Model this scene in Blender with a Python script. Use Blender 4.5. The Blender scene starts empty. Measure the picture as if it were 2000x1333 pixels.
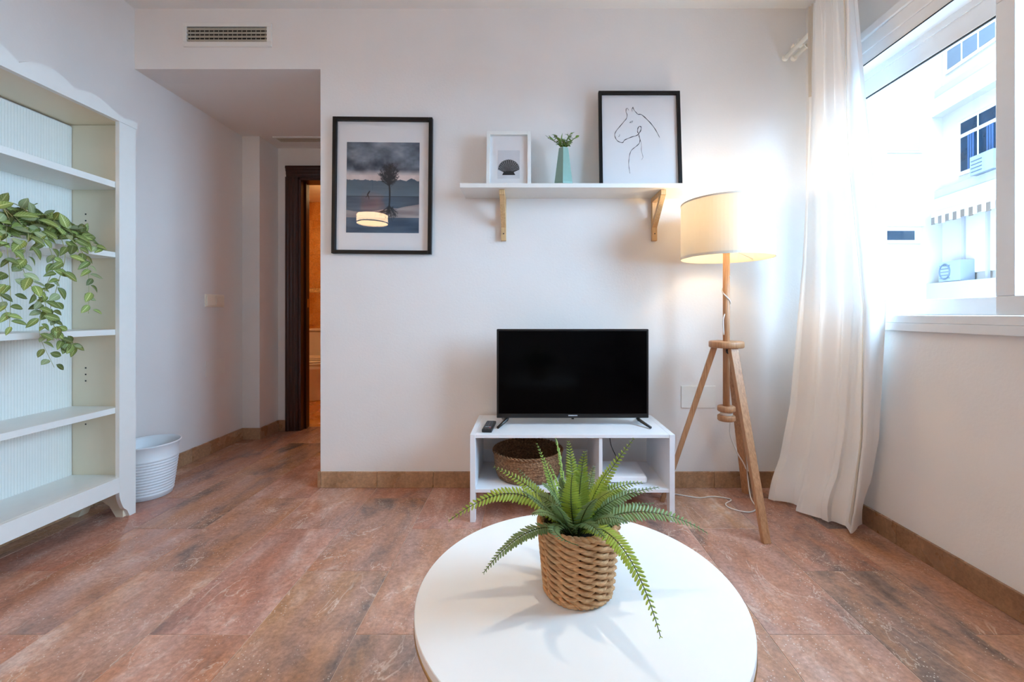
import bpy, bmesh, math, random
import numpy as np
from mathutils import Vector, Matrix
random.seed(7); rng = np.random.default_rng(11)
S = bpy.context.scene
COL = S.collection
PI = math.pi

# ------------------------------------------------------------------ camera, world, sun, exposure
F = 822.0; CX, CY = 1028.0, 612.0; H = 0.943
cam_d = bpy.data.cameras.new('camera'); cam = bpy.data.objects.new('camera', cam_d); COL.objects.link(cam)
cam_d.sensor_width = 36; cam_d.lens = F/2000*36
cam_d.shift_x = -(CX-1000)/2000; cam_d.shift_y = -(666.5-CY)/2000
cam_d.clip_start = .02; cam_d.clip_end = 200
cam.location = (0, 0, H); cam.rotation_euler = (PI/2, 0, 0)
S.camera = cam
W = bpy.data.worlds.new('world'); S.world = W; W.use_nodes = True
bg = W.node_tree.nodes['Background']
bg.inputs[0].default_value = (.46, .73, 1.0, 1); bg.inputs[1].default_value = 18
pd = bpy.data.lights.new('window_portal', 'AREA'); pd.shape = 'RECTANGLE'; pd.size = 1.4; pd.size_y = 1.9
pd.cycles.is_portal = True
po2 = bpy.data.objects.new('fill_window_portal', pd); COL.objects.link(po2)
po2.location = (1.68, -1.55, 1.5); po2.rotation_euler = Vector((-1, 0, 0)).to_track_quat('-Z', 'Y').to_euler()
po = bpy.data.objects.new('window_portal', pd); COL.objects.link(po)
po.location = (1.68, 1.30, 1.5); po.rotation_euler = Vector((-1, 0, 0)).to_track_quat('-Z', 'Y').to_euler()
S.view_settings.view_transform = 'Standard'; S.view_settings.look = 'None'
S.view_settings.gamma = 1.0; S.view_settings.use_curve_mapping = False
S.view_settings.exposure = 0.60
S.cycles.adaptive_threshold = .02; S.cycles.max_bounces = 9; S.cycles.diffuse_bounces = 6; S.cycles.transparent_max_bounces = 16
S.cycles.caustics_reflective = False; S.cycles.caustics_refractive = False
S.cycles.sample_clamp_indirect = 6.0

# ------------------------------------------------------------------ helpers
def lin(r, g, b):
    f = lambda c: (c/255/12.92 if c/255 <= .04045 else ((c/255+.055)/1.055)**2.4)
    return (f(r), f(g), f(b), 1)

def px(x, y, Y):                      # a point of the photograph at depth Y
    return Vector(((x-CX)*Y/F, Y, H-(y-CY)*Y/F))

class MB:
    def __init__(s): s.v = []; s.f = []; s.c = []
    def add(s, vs, fs):
        o = len(s.v); s.v += [tuple(p) for p in vs]; s.f += [tuple(i+o for i in f) for f in fs]; return s
    def box(s, x0, x1, y0, y1, z0, z1, M=None):
        vs = [Vector(p) for p in ((x0,y0,z0),(x1,y0,z0),(x1,y1,z0),(x0,y1,z0),(x0,y0,z1),(x1,y0,z1),(x1,y1,z1),(x0,y1,z1))]
        if M: vs = [M @ p for p in vs]
        return s.add(vs, [(0,3,2,1),(4,5,6,7),(0,1,5,4),(1,2,6,5),(2,3,7,6),(3,0,4,7)])
    def prism(s, poly, a, b, axis='z', M=None):         # poly in the two other axes
        n = len(poly)
        def P(p, t):
            q = {'x': (t,p[0],p[1]), 'y': (p[0],t,p[1]), 'z': (p[0],p[1],t)}[axis]
            q = Vector(q); return M @ q if M else q
        vs = [P(p,a) for p in poly]+[P(p,b) for p in poly]
        fs = [tuple(range(n))[::-1], tuple(range(n,2*n))]+[(i,(i+1)%n,(i+1)%n+n,i+n) for i in range(n)]
        return s.add(vs, fs)
    def tube(s, pts, r, n=8, closed=False, cap=True, flat=1.0):
        pts = [Vector(p) for p in pts]; m = len(pts)
        rs = r if hasattr(r, '__len__') else [r]*m
        o = len(s.v); ref = None
        for i, p in enumerate(pts):
            if closed: t = pts[(i+1)%m]-pts[i-1]
            else: t = pts[min(i+1,m-1)]-pts[max(i-1,0)]
            t.normalize()
            if ref is None:
                ref = Vector((0,0,1)) if abs(t.z) < .9 else Vector((1,0,0))
            a = (ref-t*ref.dot(t)).normalized(); b = t.cross(a); ref = a
            for k in range(n):
                th = 2*PI*k/n; s.v.append(tuple(p+a*math.cos(th)*rs[i]*flat+b*math.sin(th)*rs[i]))
        for i in range(m if closed else m-1):
            j = (i+1) % m
            for k in range(n):
                l = (k+1) % n; s.f.append((o+i*n+k, o+i*n+l, o+j*n+l, o+j*n+k))
        if cap and not closed:
            s.f.append(tuple(o+k for k in range(n))[::-1]); s.f.append(tuple(o+(m-1)*n+k for k in range(n)))
        return s
    def lathe(s, prof, n=48, c=(0,0,0), closed=False, sx=1, sy=1):
        o = len(s.v); m = len(prof)
        for r, z in prof:
            for k in range(n):
                th = 2*PI*k/n; s.v.append((c[0]+r*sx*math.cos(th), c[1]+r*sy*math.sin(th), c[2]+z))
        for i in range(m if closed else m-1):
            j = (i+1) % m
            for k in range(n):
                l = (k+1) % n; s.f.append((o+i*n+k, o+i*n+l, o+j*n+l, o+j*n+k))
        if not closed:
            if prof[0][0] > 1e-6: s.f.append(tuple(o+k for k in range(n))[::-1])
            if prof[-1][0] > 1e-6: s.f.append(tuple(o+(m-1)*n+k for k in range(n)))
        return s
    def grid(s, P):                                      # P[i][j] points
        o = len(s.v); m = len(P); n = len(P[0])
        for row in P: s.v += [tuple(q) for q in row]
        for i in range(m-1):
            for j in range(n-1):
                s.f.append((o+i*n+j, o+i*n+j+1, o+(i+1)*n+j+1, o+(i+1)*n+j))
        return s
    def mesh(s, name, off=Vector((0,0,0)), smooth=False):
        me = bpy.data.meshes.new(name)
        me.from_pydata([(p[0]-off[0], p[1]-off[1], p[2]-off[2]) for p in s.v], [], s.f); me.update()
        if smooth:
            for p in me.polygons: p.use_smooth = True
        return me
    def build(s, name, mat, parent=None, smooth=False, bev=0, origin=None):
        off = wloc(parent) if parent else Vector((0,0,0))
        o2 = Vector(origin) if origin is not None else off
        me = s.mesh(name, o2, smooth)
        o = bpy.data.objects.new(name, me); COL.objects.link(o)
        o.location = o2-off
        if parent: o.parent = parent
        if mat: me.materials.append(mat)
        if bev:
            b = o.modifiers.new('bevel', 'BEVEL'); b.width = bev; b.segments = 2; b.limit_method = 'ANGLE'; b.angle_limit = .6
            for p in me.polygons: p.use_smooth = True
            b.harden_normals = True
        return o

def wloc(o):
    v = Vector((0,0,0))
    while o is not None: v += o.location; o = o.parent
    return v
def tag(o, label, cat, group=None, kind=None):
    if label: o['label'] = label
    if cat: o['category'] = cat
    if group: o['group'] = group
    if kind: o['kind'] = kind
    return o
def thing(name, loc, label, cat, group=None):
    o = bpy.data.objects.new(name, None); COL.objects.link(o); o.location = loc
    o.empty_display_size = .05
    return tag(o, label, cat, group)
def struct(o, label=None, cat=None):
    o['kind'] = 'structure'
    if label: o['label'] = label
    if cat: o['category'] = cat
    return o
def sbox(name, mat, label, cat, *b, bev=0):
    m = MB()
    for q in b: m.box(*q)
    return struct(m.build(name, mat, bev=bev), label, cat)
def bez(P, n):
    P = [Vector(p) for p in P]; out = []
    for i in range(n+1):
        t = i/n; Q = P[:]
        while len(Q) > 1: Q = [Q[k].lerp(Q[k+1], t) for k in range(len(Q)-1)]
        out.append(Q[0])
    return out
def catmull(P, n=8):
    P = [Vector(p) for p in P]; out = []
    Q = [P[0]*2-P[1]]+P+[P[-1]*2-P[-2]]
    for i in range(1, len(Q)-2):
        for k in range(n):
            t = k/n; a, b, c, d = Q[i-1:i+3]
            out.append(.5*((2*b)+(c-a)*t+(2*a-5*b+4*c-d)*t*t+(3*b-a-3*c+d)*t**3))
    out.append(P[-1]); return out

# ------------------------------------------------------------------ materials
def nt(name):
    m = bpy.data.materials.new(name); m.use_nodes = True; t = m.node_tree
    return m, t, t.nodes['Principled BSDF'], t.nodes['Material Output']
def N(t, typ, **kw):
    n = t.nodes.new(typ)
    for k, v in kw.items():
        if k in n.inputs: n.inputs[k].default_value = v
        else: setattr(n, k, v)
    return n
def ramp(t, stops):
    r = t.nodes.new('ShaderNodeValToRGB'); e = r.color_ramp.elements
    while len(e) < len(stops): e.new(.5)
    for k, (p, c) in enumerate(stops): e[k].position = p; e[k].color = c
    return r
def plain(name, col, rough=.5, metal=0, spec=.5, noise=0, nscale=30, bump=0, bscale=200, coat=0):
    m, t, b, o = nt(name)
    b.inputs['Base Color'].default_value = col; b.inputs['Roughness'].default_value = rough
    b.inputs['Metallic'].default_value = metal; b.inputs['Specular IOR Level'].default_value = spec
    b.inputs['Coat Weight'].default_value = coat
    tc = N(t, 'ShaderNodeTexCoord')
    if noise:
        n = N(t, 'ShaderNodeTexNoise', Scale=nscale, Detail=4.0); t.links.new(tc.outputs['Object'], n.inputs['Vector'])
        lo = tuple(c*(1-noise) for c in col[:3])+(1,); hi = tuple(min(1, c*(1+noise)) for c in col[:3])+(1,)
        r = ramp(t, [(.3, lo), (.7, hi)]); t.links.new(n.outputs['Fac'], r.inputs['Fac']); t.links.new(r.outputs['Color'], b.inputs['Base Color'])
    if bump:
        n = N(t, 'ShaderNodeTexNoise', Scale=bscale, Detail=3.0); t.links.new(tc.outputs['Object'], n.inputs['Vector'])
        bp = N(t, 'ShaderNodeBump', Strength=bump, Distance=.002); t.links.new(n.outputs['Fac'], bp.inputs['Height']); t.links.new(bp.outputs['Normal'], b.inputs['Normal'])
    return m
def wood(name, c1, c2, rough=.45, scale=(60, 60, 4), sc=3.0):
    m, t, b, o = nt(name); b.inputs['Roughness'].default_value = rough
    tc = N(t, 'ShaderNodeTexCoord'); mp = N(t, 'ShaderNodeMapping'); mp.inputs['Scale'].default_value = scale
    n = N(t, 'ShaderNodeTexNoise', Scale=sc, Detail=6.0, Distortion=.6)
    t.links.new(tc.outputs['Object'], mp.inputs['Vector']); t.links.new(mp.outputs['Vector'], n.inputs['Vector'])
    r = ramp(t, [(.3, c1), (.7, c2)]); t.links.new(n.outputs['Fac'], r.inputs['Fac']); t.links.new(r.outputs['Color'], b.inputs['Base Color'])
    return m
def emit(name, col, st):
    m, t, b, o = nt(name); b.inputs['Base Color'].default_value = col
    b.inputs['Emission Color'].default_value = col; b.inputs['Emission Strength'].default_value = st
    return m
def marble(name, stops, rough, veins=True, tan=False):
    m, t, b, o = nt(name)
    L = t.links.new
    tc = N(t, 'ShaderNodeTexCoord'); oi = N(t, 'ShaderNodeObjectInfo')
    off = N(t, 'ShaderNodeVectorMath', operation='MULTIPLY'); off.inputs[1].default_value = (37, 53, 71)
    comb = N(t, 'ShaderNodeCombineXYZ'); 
    for k in range(3): L(oi.outputs['Random'], comb.inputs[k])
    L(comb.outputs[0], off.inputs[0])
    add = N(t, 'ShaderNodeVectorMath', operation='ADD'); L(tc.outputs['Object'], add.inputs[0]); L(off.outputs[0], add.inputs[1])
    mp = N(t, 'ShaderNodeMapping'); mp.inputs['Rotation'].default_value = (0, 0, .30); mp.inputs['Scale'].default_value = (4.6, 1.5, 1)
    L(add.outputs[0], mp.inputs['Vector'])
    n1 = N(t, 'ShaderNodeTexNoise', Scale=1.15, Detail=7.0, Roughness=.6, Distortion=.6); L(mp.outputs[0], n1.inputs['Vector'])
    # shift the tone of every tile a little
    sh = N(t, 'ShaderNodeMath', operation='MULTIPLY_ADD'); L(oi.outputs['Random'], sh.inputs[0]); sh.inputs[1].default_value = .18; sh.inputs[2].default_value = -.09
    nm = N(t, 'ShaderNodeTexNoise', Scale=7.0, Detail=8.0, Roughness=.65, Distortion=1.2); L(add.outputs[0], nm.inputs['Vector'])
    nmm = N(t, 'ShaderNodeMath', operation='MULTIPLY_ADD'); L(nm.outputs['Fac'], nmm.inputs[0]); nmm.inputs[1].default_value = .42; nmm.inputs[2].default_value = -.21
    sh2 = N(t, 'ShaderNodeMath', operation='ADD'); L(sh.outputs[0], sh2.inputs[0]); L(nmm.outputs[0], sh2.inputs[1]); sh = sh2
    ad = N(t, 'ShaderNodeMath', operation='ADD'); L(n1.outputs['Fac'], ad.inputs[0]); L(sh.outputs[0], ad.inputs[1])
    r1 = ramp(t, stops); L(ad.outputs[0], r1.inputs['Fac'])
    if tan:                       # some tiles lean to tan, some to pink grey
        mu = N(t, 'ShaderNodeMath', operation='MULTIPLY'); L(oi.outputs['Random'], mu.inputs[0]); mu.inputs[1].default_value = 17.3
        frc = N(t, 'ShaderNodeMath', operation='FRACT'); L(mu.outputs[0], frc.inputs[0])
        nt_ = N(t, 'ShaderNodeTexNoise', Scale=2.2, Detail=3.0); L(mp.outputs[0], nt_.inputs['Vector'])
        mf = N(t, 'ShaderNodeMath', operation='MULTIPLY'); L(frc.outputs[0], mf.inputs[0]); L(nt_.outputs['Fac'], mf.inputs[1])
        hs_ = N(t, 'ShaderNodeHueSaturation'); L(r1.outputs[0], hs_.inputs['Color'])
        mr_ = N(t, 'ShaderNodeMapRange'); L(mf.outputs[0], mr_.inputs[0]); mr_.inputs[1].default_value = 0; mr_.inputs[2].default_value = .6; mr_.inputs[3].default_value = .492; mr_.inputs[4].default_value = .515; L(mr_.outputs[0], hs_.inputs['Hue'])
        mr2 = N(t, 'ShaderNodeMapRange'); L(nt_.outputs['Fac'], mr2.inputs[0]); mr2.inputs[1].default_value = .3; mr2.inputs[2].default_value = .7; mr2.inputs[3].default_value = .82; mr2.inputs[4].default_value = 1.14; L(mr2.outputs[0], hs_.inputs['Saturation'])
        r1 = hs_
    # fine grain
    n2 = N(t, 'ShaderNodeTexNoise', Scale=75.0, Detail=5.0, Roughness=.7); L(add.outputs[0], n2.inputs['Vector'])
    r2 = ramp(t, [(.3, (.72, .72, .72, 1)), (.7, (1.2, 1.17, 1.15, 1))]); L(n2.outputs['Fac'], r2.inputs['Fac'])
    mx = N(t, 'ShaderNodeMixRGB', blend_type='MULTIPLY'); mx.inputs[0].default_value = 1
    L(r1.outputs[0], mx.inputs[1]); L(r2.outputs[0], mx.inputs[2])
    last = mx
    if veins:
        n3 = N(t, 'ShaderNodeTexNoise', Scale=3.2, Detail=6.0, Roughness=.6, Distortion=.9); 
        mp3 = N(t, 'ShaderNodeMapping'); mp3.inputs['Rotation'].default_value = (0, 0, .6); mp3.inputs['Scale'].default_value = (1.6, .8, 1)
        L(add.outputs[0], mp3.inputs['Vector']); L(mp3.outputs[0], n3.inputs['Vector'])
        r3 = ramp(t, [(.488, (0,0,0,1)), (.497, (1,1,1,1)), (.506, (0,0,0,1))]); L(n3.outputs['Fac'], r3.inputs['Fac'])
        n5 = N(t, 'ShaderNodeTexNoise', Scale=4.0, Detail=2.0); L(add.outputs[0], n5.inputs['Vector'])
        r5 = ramp(t, [(.46, (0,0,0,1)), (.64, (.8,.8,.8,1))]); L(n5.outputs['Fac'], r5.inputs['Fac'])
        mm = N(t, 'ShaderNodeMath', operation='MULTIPLY'); L(r3.outputs[0], mm.inputs[0]); L(r5.outputs[0], mm.inputs[1])
        m2 = N(t, 'ShaderNodeMixRGB'); L(mm.outputs[0], m2.inputs[0]); L(last.outputs[0], m2.inputs[1]); m2.inputs[2].default_value = lin(225, 200, 180)
        # pale specks
        v = N(t, 'ShaderNodeTexVoronoi', Scale=95.0); L(add.outputs[0], v.inputs['Vector'])
        r4 = ramp(t, [(.10, (1,1,1,1)), (.20, (0,0,0,1))]); L(v.outputs['Distance'], r4.inputs['Fac'])
        n6 = N(t, 'ShaderNodeTexNoise', Scale=9.0, Detail=3.0); L(add.outputs[0], n6.inputs['Vector'])
        r6 = ramp(t, [(.46, (0,0,0,1)), (.62, (.85,.85,.85,1))]); L(n6.outputs['Fac'], r6.inputs['Fac'])
        m4 = N(t, 'ShaderNodeMath', operation='MULTIPLY'); L(r4.outputs[0], m4.inputs[0]); L(r6.outputs[0], m4.inputs[1])
        m3 = N(t, 'ShaderNodeMixRGB'); L(m4.outputs[0], m3.inputs[0]); L(m2.outputs[0], m3.inputs[1]); m3.inputs[2].default_value = lin(235, 220, 205)
        last = m3
    L(last.outputs[0], b.inputs['Base Color'])
    n7 = N(t, 'ShaderNodeTexNoise', Scale=6.0, Detail=4.0); L(add.outputs[0], n7.inputs['Vector'])
    r7 = ramp(t, [(.3, (rough*.75,)*3+(1,)), (.7, (rough*1.35,)*3+(1,))]); L(n7.outputs['Fac'], r7.inputs['Fac']); L(r7.outputs[0], b.inputs['Roughness'])
    b.inputs['Specular IOR Level'].default_value = .55
    return m

WALL = plain('white_plaster', lin(236, 233, 230), .85, spec=.2, noise=.015, nscale=4, bump=.25, bscale=90)
CEIL = plain('ceiling_plaster', lin(238, 235, 231), .9, spec=.2, bump=.15, bscale=90)
FLOORM = marble('red_marble', [(.20, lin(96,84,82)), (.33, lin(142,114,102)), (.45, lin(178,132,112)), (.57, lin(190,142,120)), (.69, lin(206,164,144)), (.84, lin(226,200,186))], .16, tan=True)
BASEM = marble('beige_marble', [(.3, lin(148,112,84)), (.5, lin(176,138,104)), (.7, lin(194,158,124))], .28, veins=False)
GROUT = plain('pale_grout', lin(216, 190, 170), .8, noise=.1)
LACQ = plain('white_lacquer', lin(236, 235, 230), .35, noise=.01)
CREAM = plain('cream_lacquer', lin(232, 218, 192), .42, noise=.015, nscale=8)
MELA = plain('white_melamine', lin(232, 234, 238), .38, noise=.01)
PVC = plain('white_window_aluminium', lin(232, 232, 232), .35, noise=.01)
DARKSEAL = plain('black_rubber_seal', lin(25, 24, 24), .7, noise=.1)
BIRCH = wood('birch_wood', lin(196, 156, 108), lin(222, 186, 138))
OAK = wood('beech_wood', lin(160, 112, 76), lin(196, 148, 108))
MAHO = wood('dark_mahogany', lin(38, 17, 12), lin(66, 28, 18), .3, (50, 50, 3))
BLACKF = plain('black_frame_lacquer', lin(12, 10, 10), .45, spec=.3, noise=.1)
PAPER = plain('white_paper', lin(236, 234, 234), .8, noise=.008)
GREYP = plain('grey_print_paper', lin(214, 214, 217), .8, noise=.02, nscale=60)
SHELLM = plain('shell_ink', lin(112, 112, 114), .8, noise=.35, nscale=160)
SHELLD = plain('shell_dark_ink', lin(34, 34, 36), .8, noise=.2, nscale=160)
INK = plain('black_ink', lin(30, 30, 34), .8, noise=.1)
TVB = plain('tv_black_plastic', lin(9, 10, 12), .28, noise=.05)
SCREEN = plain('tv_screen_glass', (.0006, .0006, .0008, 1), .12, spec=.08, noise=.02)
BLKPL = plain('black_plastic', lin(20, 20, 22), .4, noise=.1)
GREYBT = plain('grey_rubber_buttons', lin(70, 72, 78), .5, noise=.1)
REDBT = plain('red_button', lin(170, 60, 60), .5, noise=.05)
LOGOM = plain('silver_print', lin(190, 195, 205), .4, noise=.03)
GOLD = plain('brushed_gold', lin(190, 150, 98), .32, metal=.85, noise=.08, nscale=90)
TABLET = plain('white_table_lacquer', lin(240, 240, 238), .42, noise=.006)
SOIL = plain('dark_soil', lin(38, 34, 26), .9, noise=.4, nscale=80, bump=.6, bscale=120)
BEIGEPL = plain('beige_switch_plastic', lin(246, 238, 222), .4, noise=.01)
WHITEPL = plain('white_plastic', lin(236, 236, 238), .38, noise=.01)
CREAMPL = plain('ivory_plastic', lin(240, 236, 226), .4, noise=.02)
CERAM = plain('white_ceramic', lin(238, 234, 226), .12, spec=.6, noise=.01)
TOWEL = plain('white_towel', lin(236, 226, 210), .95, noise=.06, nscale=150, bump=.6, bscale=300)
TRAV = marble('bathroom_travertine', [(.3, lin(186,120,52)), (.5, lin(212,150,76)), (.7, lin(226,176,106))], .25, veins=False)  # travertine, with the orange of the lamp light strengthened in its colour
MOSA = plain('mosaic_border', lin(226, 196, 140), .4, noise=.35, nscale=60)
BATHCEIL = plain('bathroom_ceiling_paint', lin(240, 228, 206), .8, noise=.01)
BIN = plain('white_enamel_bin', lin(226, 229, 232), .4, noise=.01)
TEAL = plain('teal_glaze', lin(140, 176, 166), .4, noise=.04, nscale=20)
DARKVOID = plain('dark_duct', lin(48, 43, 36), .9, noise=.2)
SLATM = plain('beige_aluminium_slat', lin(196, 188, 172), .45, noise=.03)
CORDW = plain('white_cord', lin(226, 222, 216), .6, noise=.02)
CORDB = plain('black_cord', lin(24, 23, 24), .6, noise=.05)
POTW = plain('white_plant_pot', lin(214, 204, 192), .5, noise=.04)
BRASS = plain('brass', lin(200, 160, 90), .3, metal=.9, noise=.05)
FACADE = plain('white_render', lin(158, 149, 142), .9, noise=.02, nscale=2)
FACADESHADE = plain('shaded_render', lin(132, 128, 132), .9, noise=.03, nscale=2)  # darker copy of the facade render, shade on the ledges put into the colour
EXTGLASS = plain('blue_window_glass', lin(11, 30, 46), .2, spec=.2, noise=.3, nscale=3)
EXTCURT = plain('pale_blue_curtain', lin(28, 54, 88), .8, noise=.12, nscale=12)
EXTPALE = plain('pale_shutter', lin(74, 80, 90), .7, noise=.05, nscale=6)
AWN1 = plain('awning_brown', lin(78, 64, 56), .9, noise=.1)
AWN2 = plain('awning_cream', lin(140, 128, 116), .9, noise=.06)
ACM = plain('ac_casing', lin(110, 116, 124), .5, noise=.03)
ACD = plain('ac_fan_grey', lin(56, 66, 80), .6, noise=.08)

def seagrass():
    m, t, b, o = nt('brown_seagrass'); L = t.links.new; b.inputs['Roughness'].default_value = .85
    tc = N(t, 'ShaderNodeTexCoord'); w = N(t, 'ShaderNodeTexWave', Scale=22.0, Distortion=6.0, Detail=3.0); w.bands_direction = 'Z'
    w.inputs['Detail Scale'].default_value = 3.0
    L(tc.outputs['Object'], w.inputs['Vector'])
    n = N(t, 'ShaderNodeTexNoise', Scale=120.0, Detail=4.0); L(tc.outputs['Object'], n.inputs['Vector'])
    r = ramp(t, [(.3, lin(96,64,42)), (.55, lin(140,102,70)), (.75, lin(176,138,100))]); L(n.outputs['Fac'], r.inputs['Fac'])
    L(r.outputs[0], b.inputs['Base Color'])
    ad = N(t, 'ShaderNodeMath', operation='ADD'); L(w.outputs['Fac'], ad.inputs[0]); L(n.outputs['Fac'], ad.inputs[1])
    bp = N(t, 'ShaderNodeBump', Strength=.8, Distance=.003); L(ad.outputs[0], bp.inputs['Height']); L(bp.outputs[0], b.inputs['Normal'])
    return m
SEAG = seagrass()
WEAVE = wood('woven_paper_rope', lin(166, 118, 76), lin(214, 168, 120), .8, (40, 40, 160), 2.0)
WEAVEIN = plain('pot_liner', lin(60, 44, 30), .9, noise=.2)

def leafmat(name, dark, mid, light, trans=.25, var=.5):
    m, t, b, o = nt(name); L = t.links.new; b.inputs['Roughness'].default_value = .5
    at = N(t, 'ShaderNodeAttribute', attribute_name='leaf'); oi = N(t, 'ShaderNodeObjectInfo')
    sep = N(t, 'ShaderNodeSeparateColor'); L(at.outputs['Color'], sep.inputs[0])
    r = ramp(t, [(0, light), (.16, mid), (.7, mid), (1, dark)]); L(sep.outputs[0], r.inputs['Fac'])
    # side veins: run along green channel (length) bent by red channel
    ma = N(t, 'ShaderNodeMath', operation='MULTIPLY_ADD'); L(sep.outputs[0], ma.inputs[0]); ma.inputs[1].default_value = -.25; L(sep.outputs[1], ma.inputs[2])
    si = N(t, 'ShaderNodeMath', operation='MULTIPLY'); L(ma.outputs[0], si.inputs[0]); si.inputs[1].default_value = 50
    sn = N(t, 'ShaderNodeMath', operation='SINE'); L(si.outputs[0], sn.inputs[0])
    rr = ramp(t, [(.6, (0,0,0,1)), (1, (.45,.45,.45,1))]); L(sn.outputs[0], rr.inputs['Fac'])
    mx = N(t, 'ShaderNodeMixRGB'); L(rr.outputs[0], mx.inputs[0]); L(r.outputs[0], mx.inputs[1]); mx.inputs[2].default_value = light
    hv = N(t, 'ShaderNodeHueSaturation'); L(mx.outputs[0], hv.inputs['Color'])
    mr = N(t, 'ShaderNodeMapRange'); L(oi.outputs['Random'], mr.inputs[0]); mr.inputs[3].default_value = 1-var; mr.inputs[4].default_value = 1+var
    L(mr.outputs[0], hv.inputs['Value'])
    L(hv.outputs[0], b.inputs['Base Color'])
    tr = N(t, 'ShaderNodeBsdfTranslucent'); L(hv.outputs[0], tr.inputs[0]); mix = N(t, 'ShaderNodeMixShader'); mix.inputs[0].default_value = trans
    L(b.outputs[0], mix.inputs[1]); L(tr.outputs[0], mix.inputs[2]); L(mix.outputs[0], o.inputs[0])
    return m
LEAF = leafmat('variegated_leaf', lin(72, 86, 38), lin(124, 140, 68), lin(200, 206, 142), .22, .5)
LEAFP = leafmat('pale_underside_leaf', lin(120, 136, 96), lin(160, 174, 128), lin(200, 206, 164), .3, .25)
FERN = leafmat('fern_leaflet', lin(88, 116, 30), lin(140, 160, 52), lin(192, 204, 108), .28, .22)
FERN2 = leafmat('dark_fern_leaflet', lin(64, 90, 44), lin(106, 130, 74), lin(172, 186, 138), .22, .22)
SPRIG = leafmat('sprig_leaf', lin(56, 96, 32), lin(104, 148, 52), lin(190, 206, 130), .3, .3)
STEMM = plain('fern_stem', lin(66, 82, 30), .6, noise=.15)
VINEM = plain('pale_vine_stem', lin(176, 172, 120), .6, noise=.1)

def fabric_trans(name, col, trans, transp=0.0, bumpscale=400):
    m, t, b, o = nt(name); L = t.links.new
    d = N(t, 'ShaderNodeBsdfDiffuse'); d.inputs[0].default_value = col
    tr = N(t, 'ShaderNodeBsdfTranslucent'); tr.inputs[0].default_value = col
    tc = N(t, 'ShaderNodeTexCoord'); n = N(t, 'ShaderNodeTexNoise', Scale=float(bumpscale), Detail=2.0); L(tc.outputs['Object'], n.inputs['Vector'])
    bp = N(t, 'ShaderNodeBump', Strength=.15, Distance=.001); L(n.outputs['Fac'], bp.inputs['Height'])
    L(bp.outputs[0], d.inputs['Normal']); L(bp.outputs[0], tr.inputs['Normal'])
    mx = N(t, 'ShaderNodeMixShader'); mx.inputs[0].default_value = trans; L(d.outputs[0], mx.inputs[1]); L(tr.outputs[0], mx.inputs[2])
    if transp:
        tp = N(t, 'ShaderNodeBsdfTransparent'); m2 = N(t, 'ShaderNodeMixShader'); m2.inputs[0].default_value = transp
        L(mx.outputs[0], m2.inputs[1]); L(tp.outputs[0], m2.inputs[2]); mx = m2
    L(mx.outputs[0], o.inputs[0]); t.nodes.remove(b)
    return m
SHADE = fabric_trans('white_shade_fabric', lin(240, 232, 216), .38)
SHEER = fabric_trans('sheer_white_curtain', lin(247, 246, 244), .09, .02)
SHEERT = fabric_trans('curtain_heading_tape', lin(226, 218, 206), .3, .02)
RATTAN = fabric_trans('pale_rattan', lin(232, 200, 150), .5, .04)
def glass(name, tint, refl):
    m, t, b, o = nt(name); L = t.links.new
    tp = N(t, 'ShaderNodeBsdfTransparent'); tp.inputs[0].default_value = tint
    g = N(t, 'ShaderNodeBsdfGlossy'); g.inputs['Roughness'].default_value = 0.0
    lw = N(t, 'ShaderNodeLayerWeight'); lw.inputs[0].default_value = .5
    pw_ = N(t, 'ShaderNodeMath', operation='POWER'); L(lw.outputs['Facing'], pw_.inputs[0]); pw_.inputs[1].default_value = 5
    fr = N(t, 'ShaderNodeMath', operation='MULTIPLY_ADD'); L(pw_.outputs[0], fr.inputs[0]); fr.inputs[1].default_value = 1-refl; fr.inputs[2].default_value = refl
    mx = N(t, 'ShaderNodeMixShader'); L(fr.outputs[0], mx.inputs[0]); L(tp.outputs[0], mx.inputs[1]); L(g.outputs[0], mx.inputs[2])
    L(mx.outputs[0], o.inputs[0]); t.nodes.remove(b)
    return m
PANE = glass('window_pane_glass', (.98, .99, 1, 1), .02)
PICGLASS = glass('picture_glass', (1, 1, 1, 1), .019)
def vcol(name, rough=.7):
    m, t, b, o = nt(name); at = N(t, 'ShaderNodeAttribute', attribute_name='print'); t.links.new(at.outputs['Color'], b.inputs['Base Color'])
    b.inputs['Roughness'].default_value = rough; b.inputs['Specular IOR Level'].default_value = .1
    return m
PHOTO = vcol('landscape_print')

# ------------------------------------------------------------------ the room
XL, XR, YB, ZC = -2.122, 1.515, 2.28, 2.594
XO, ZS = -1.115, 2.266                          # hall opening
YREAR = -2.7
YH1, YH2, XP, TW = 3.143, 3.376, -1.992, .118
DX0, DX1, DZ = -1.828, -1.05, 2.03              # bathroom doorway
YB2 = 5.03
fl = MB(); fl.box(XL-.15, XR+.25, YREAR-.1, YH2+TW+1.7, -.12, -.0016); floor = struct(fl.build('floor', GROUT), 'red-brown polished marble tile floor with pale joints', 'floor')
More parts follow.
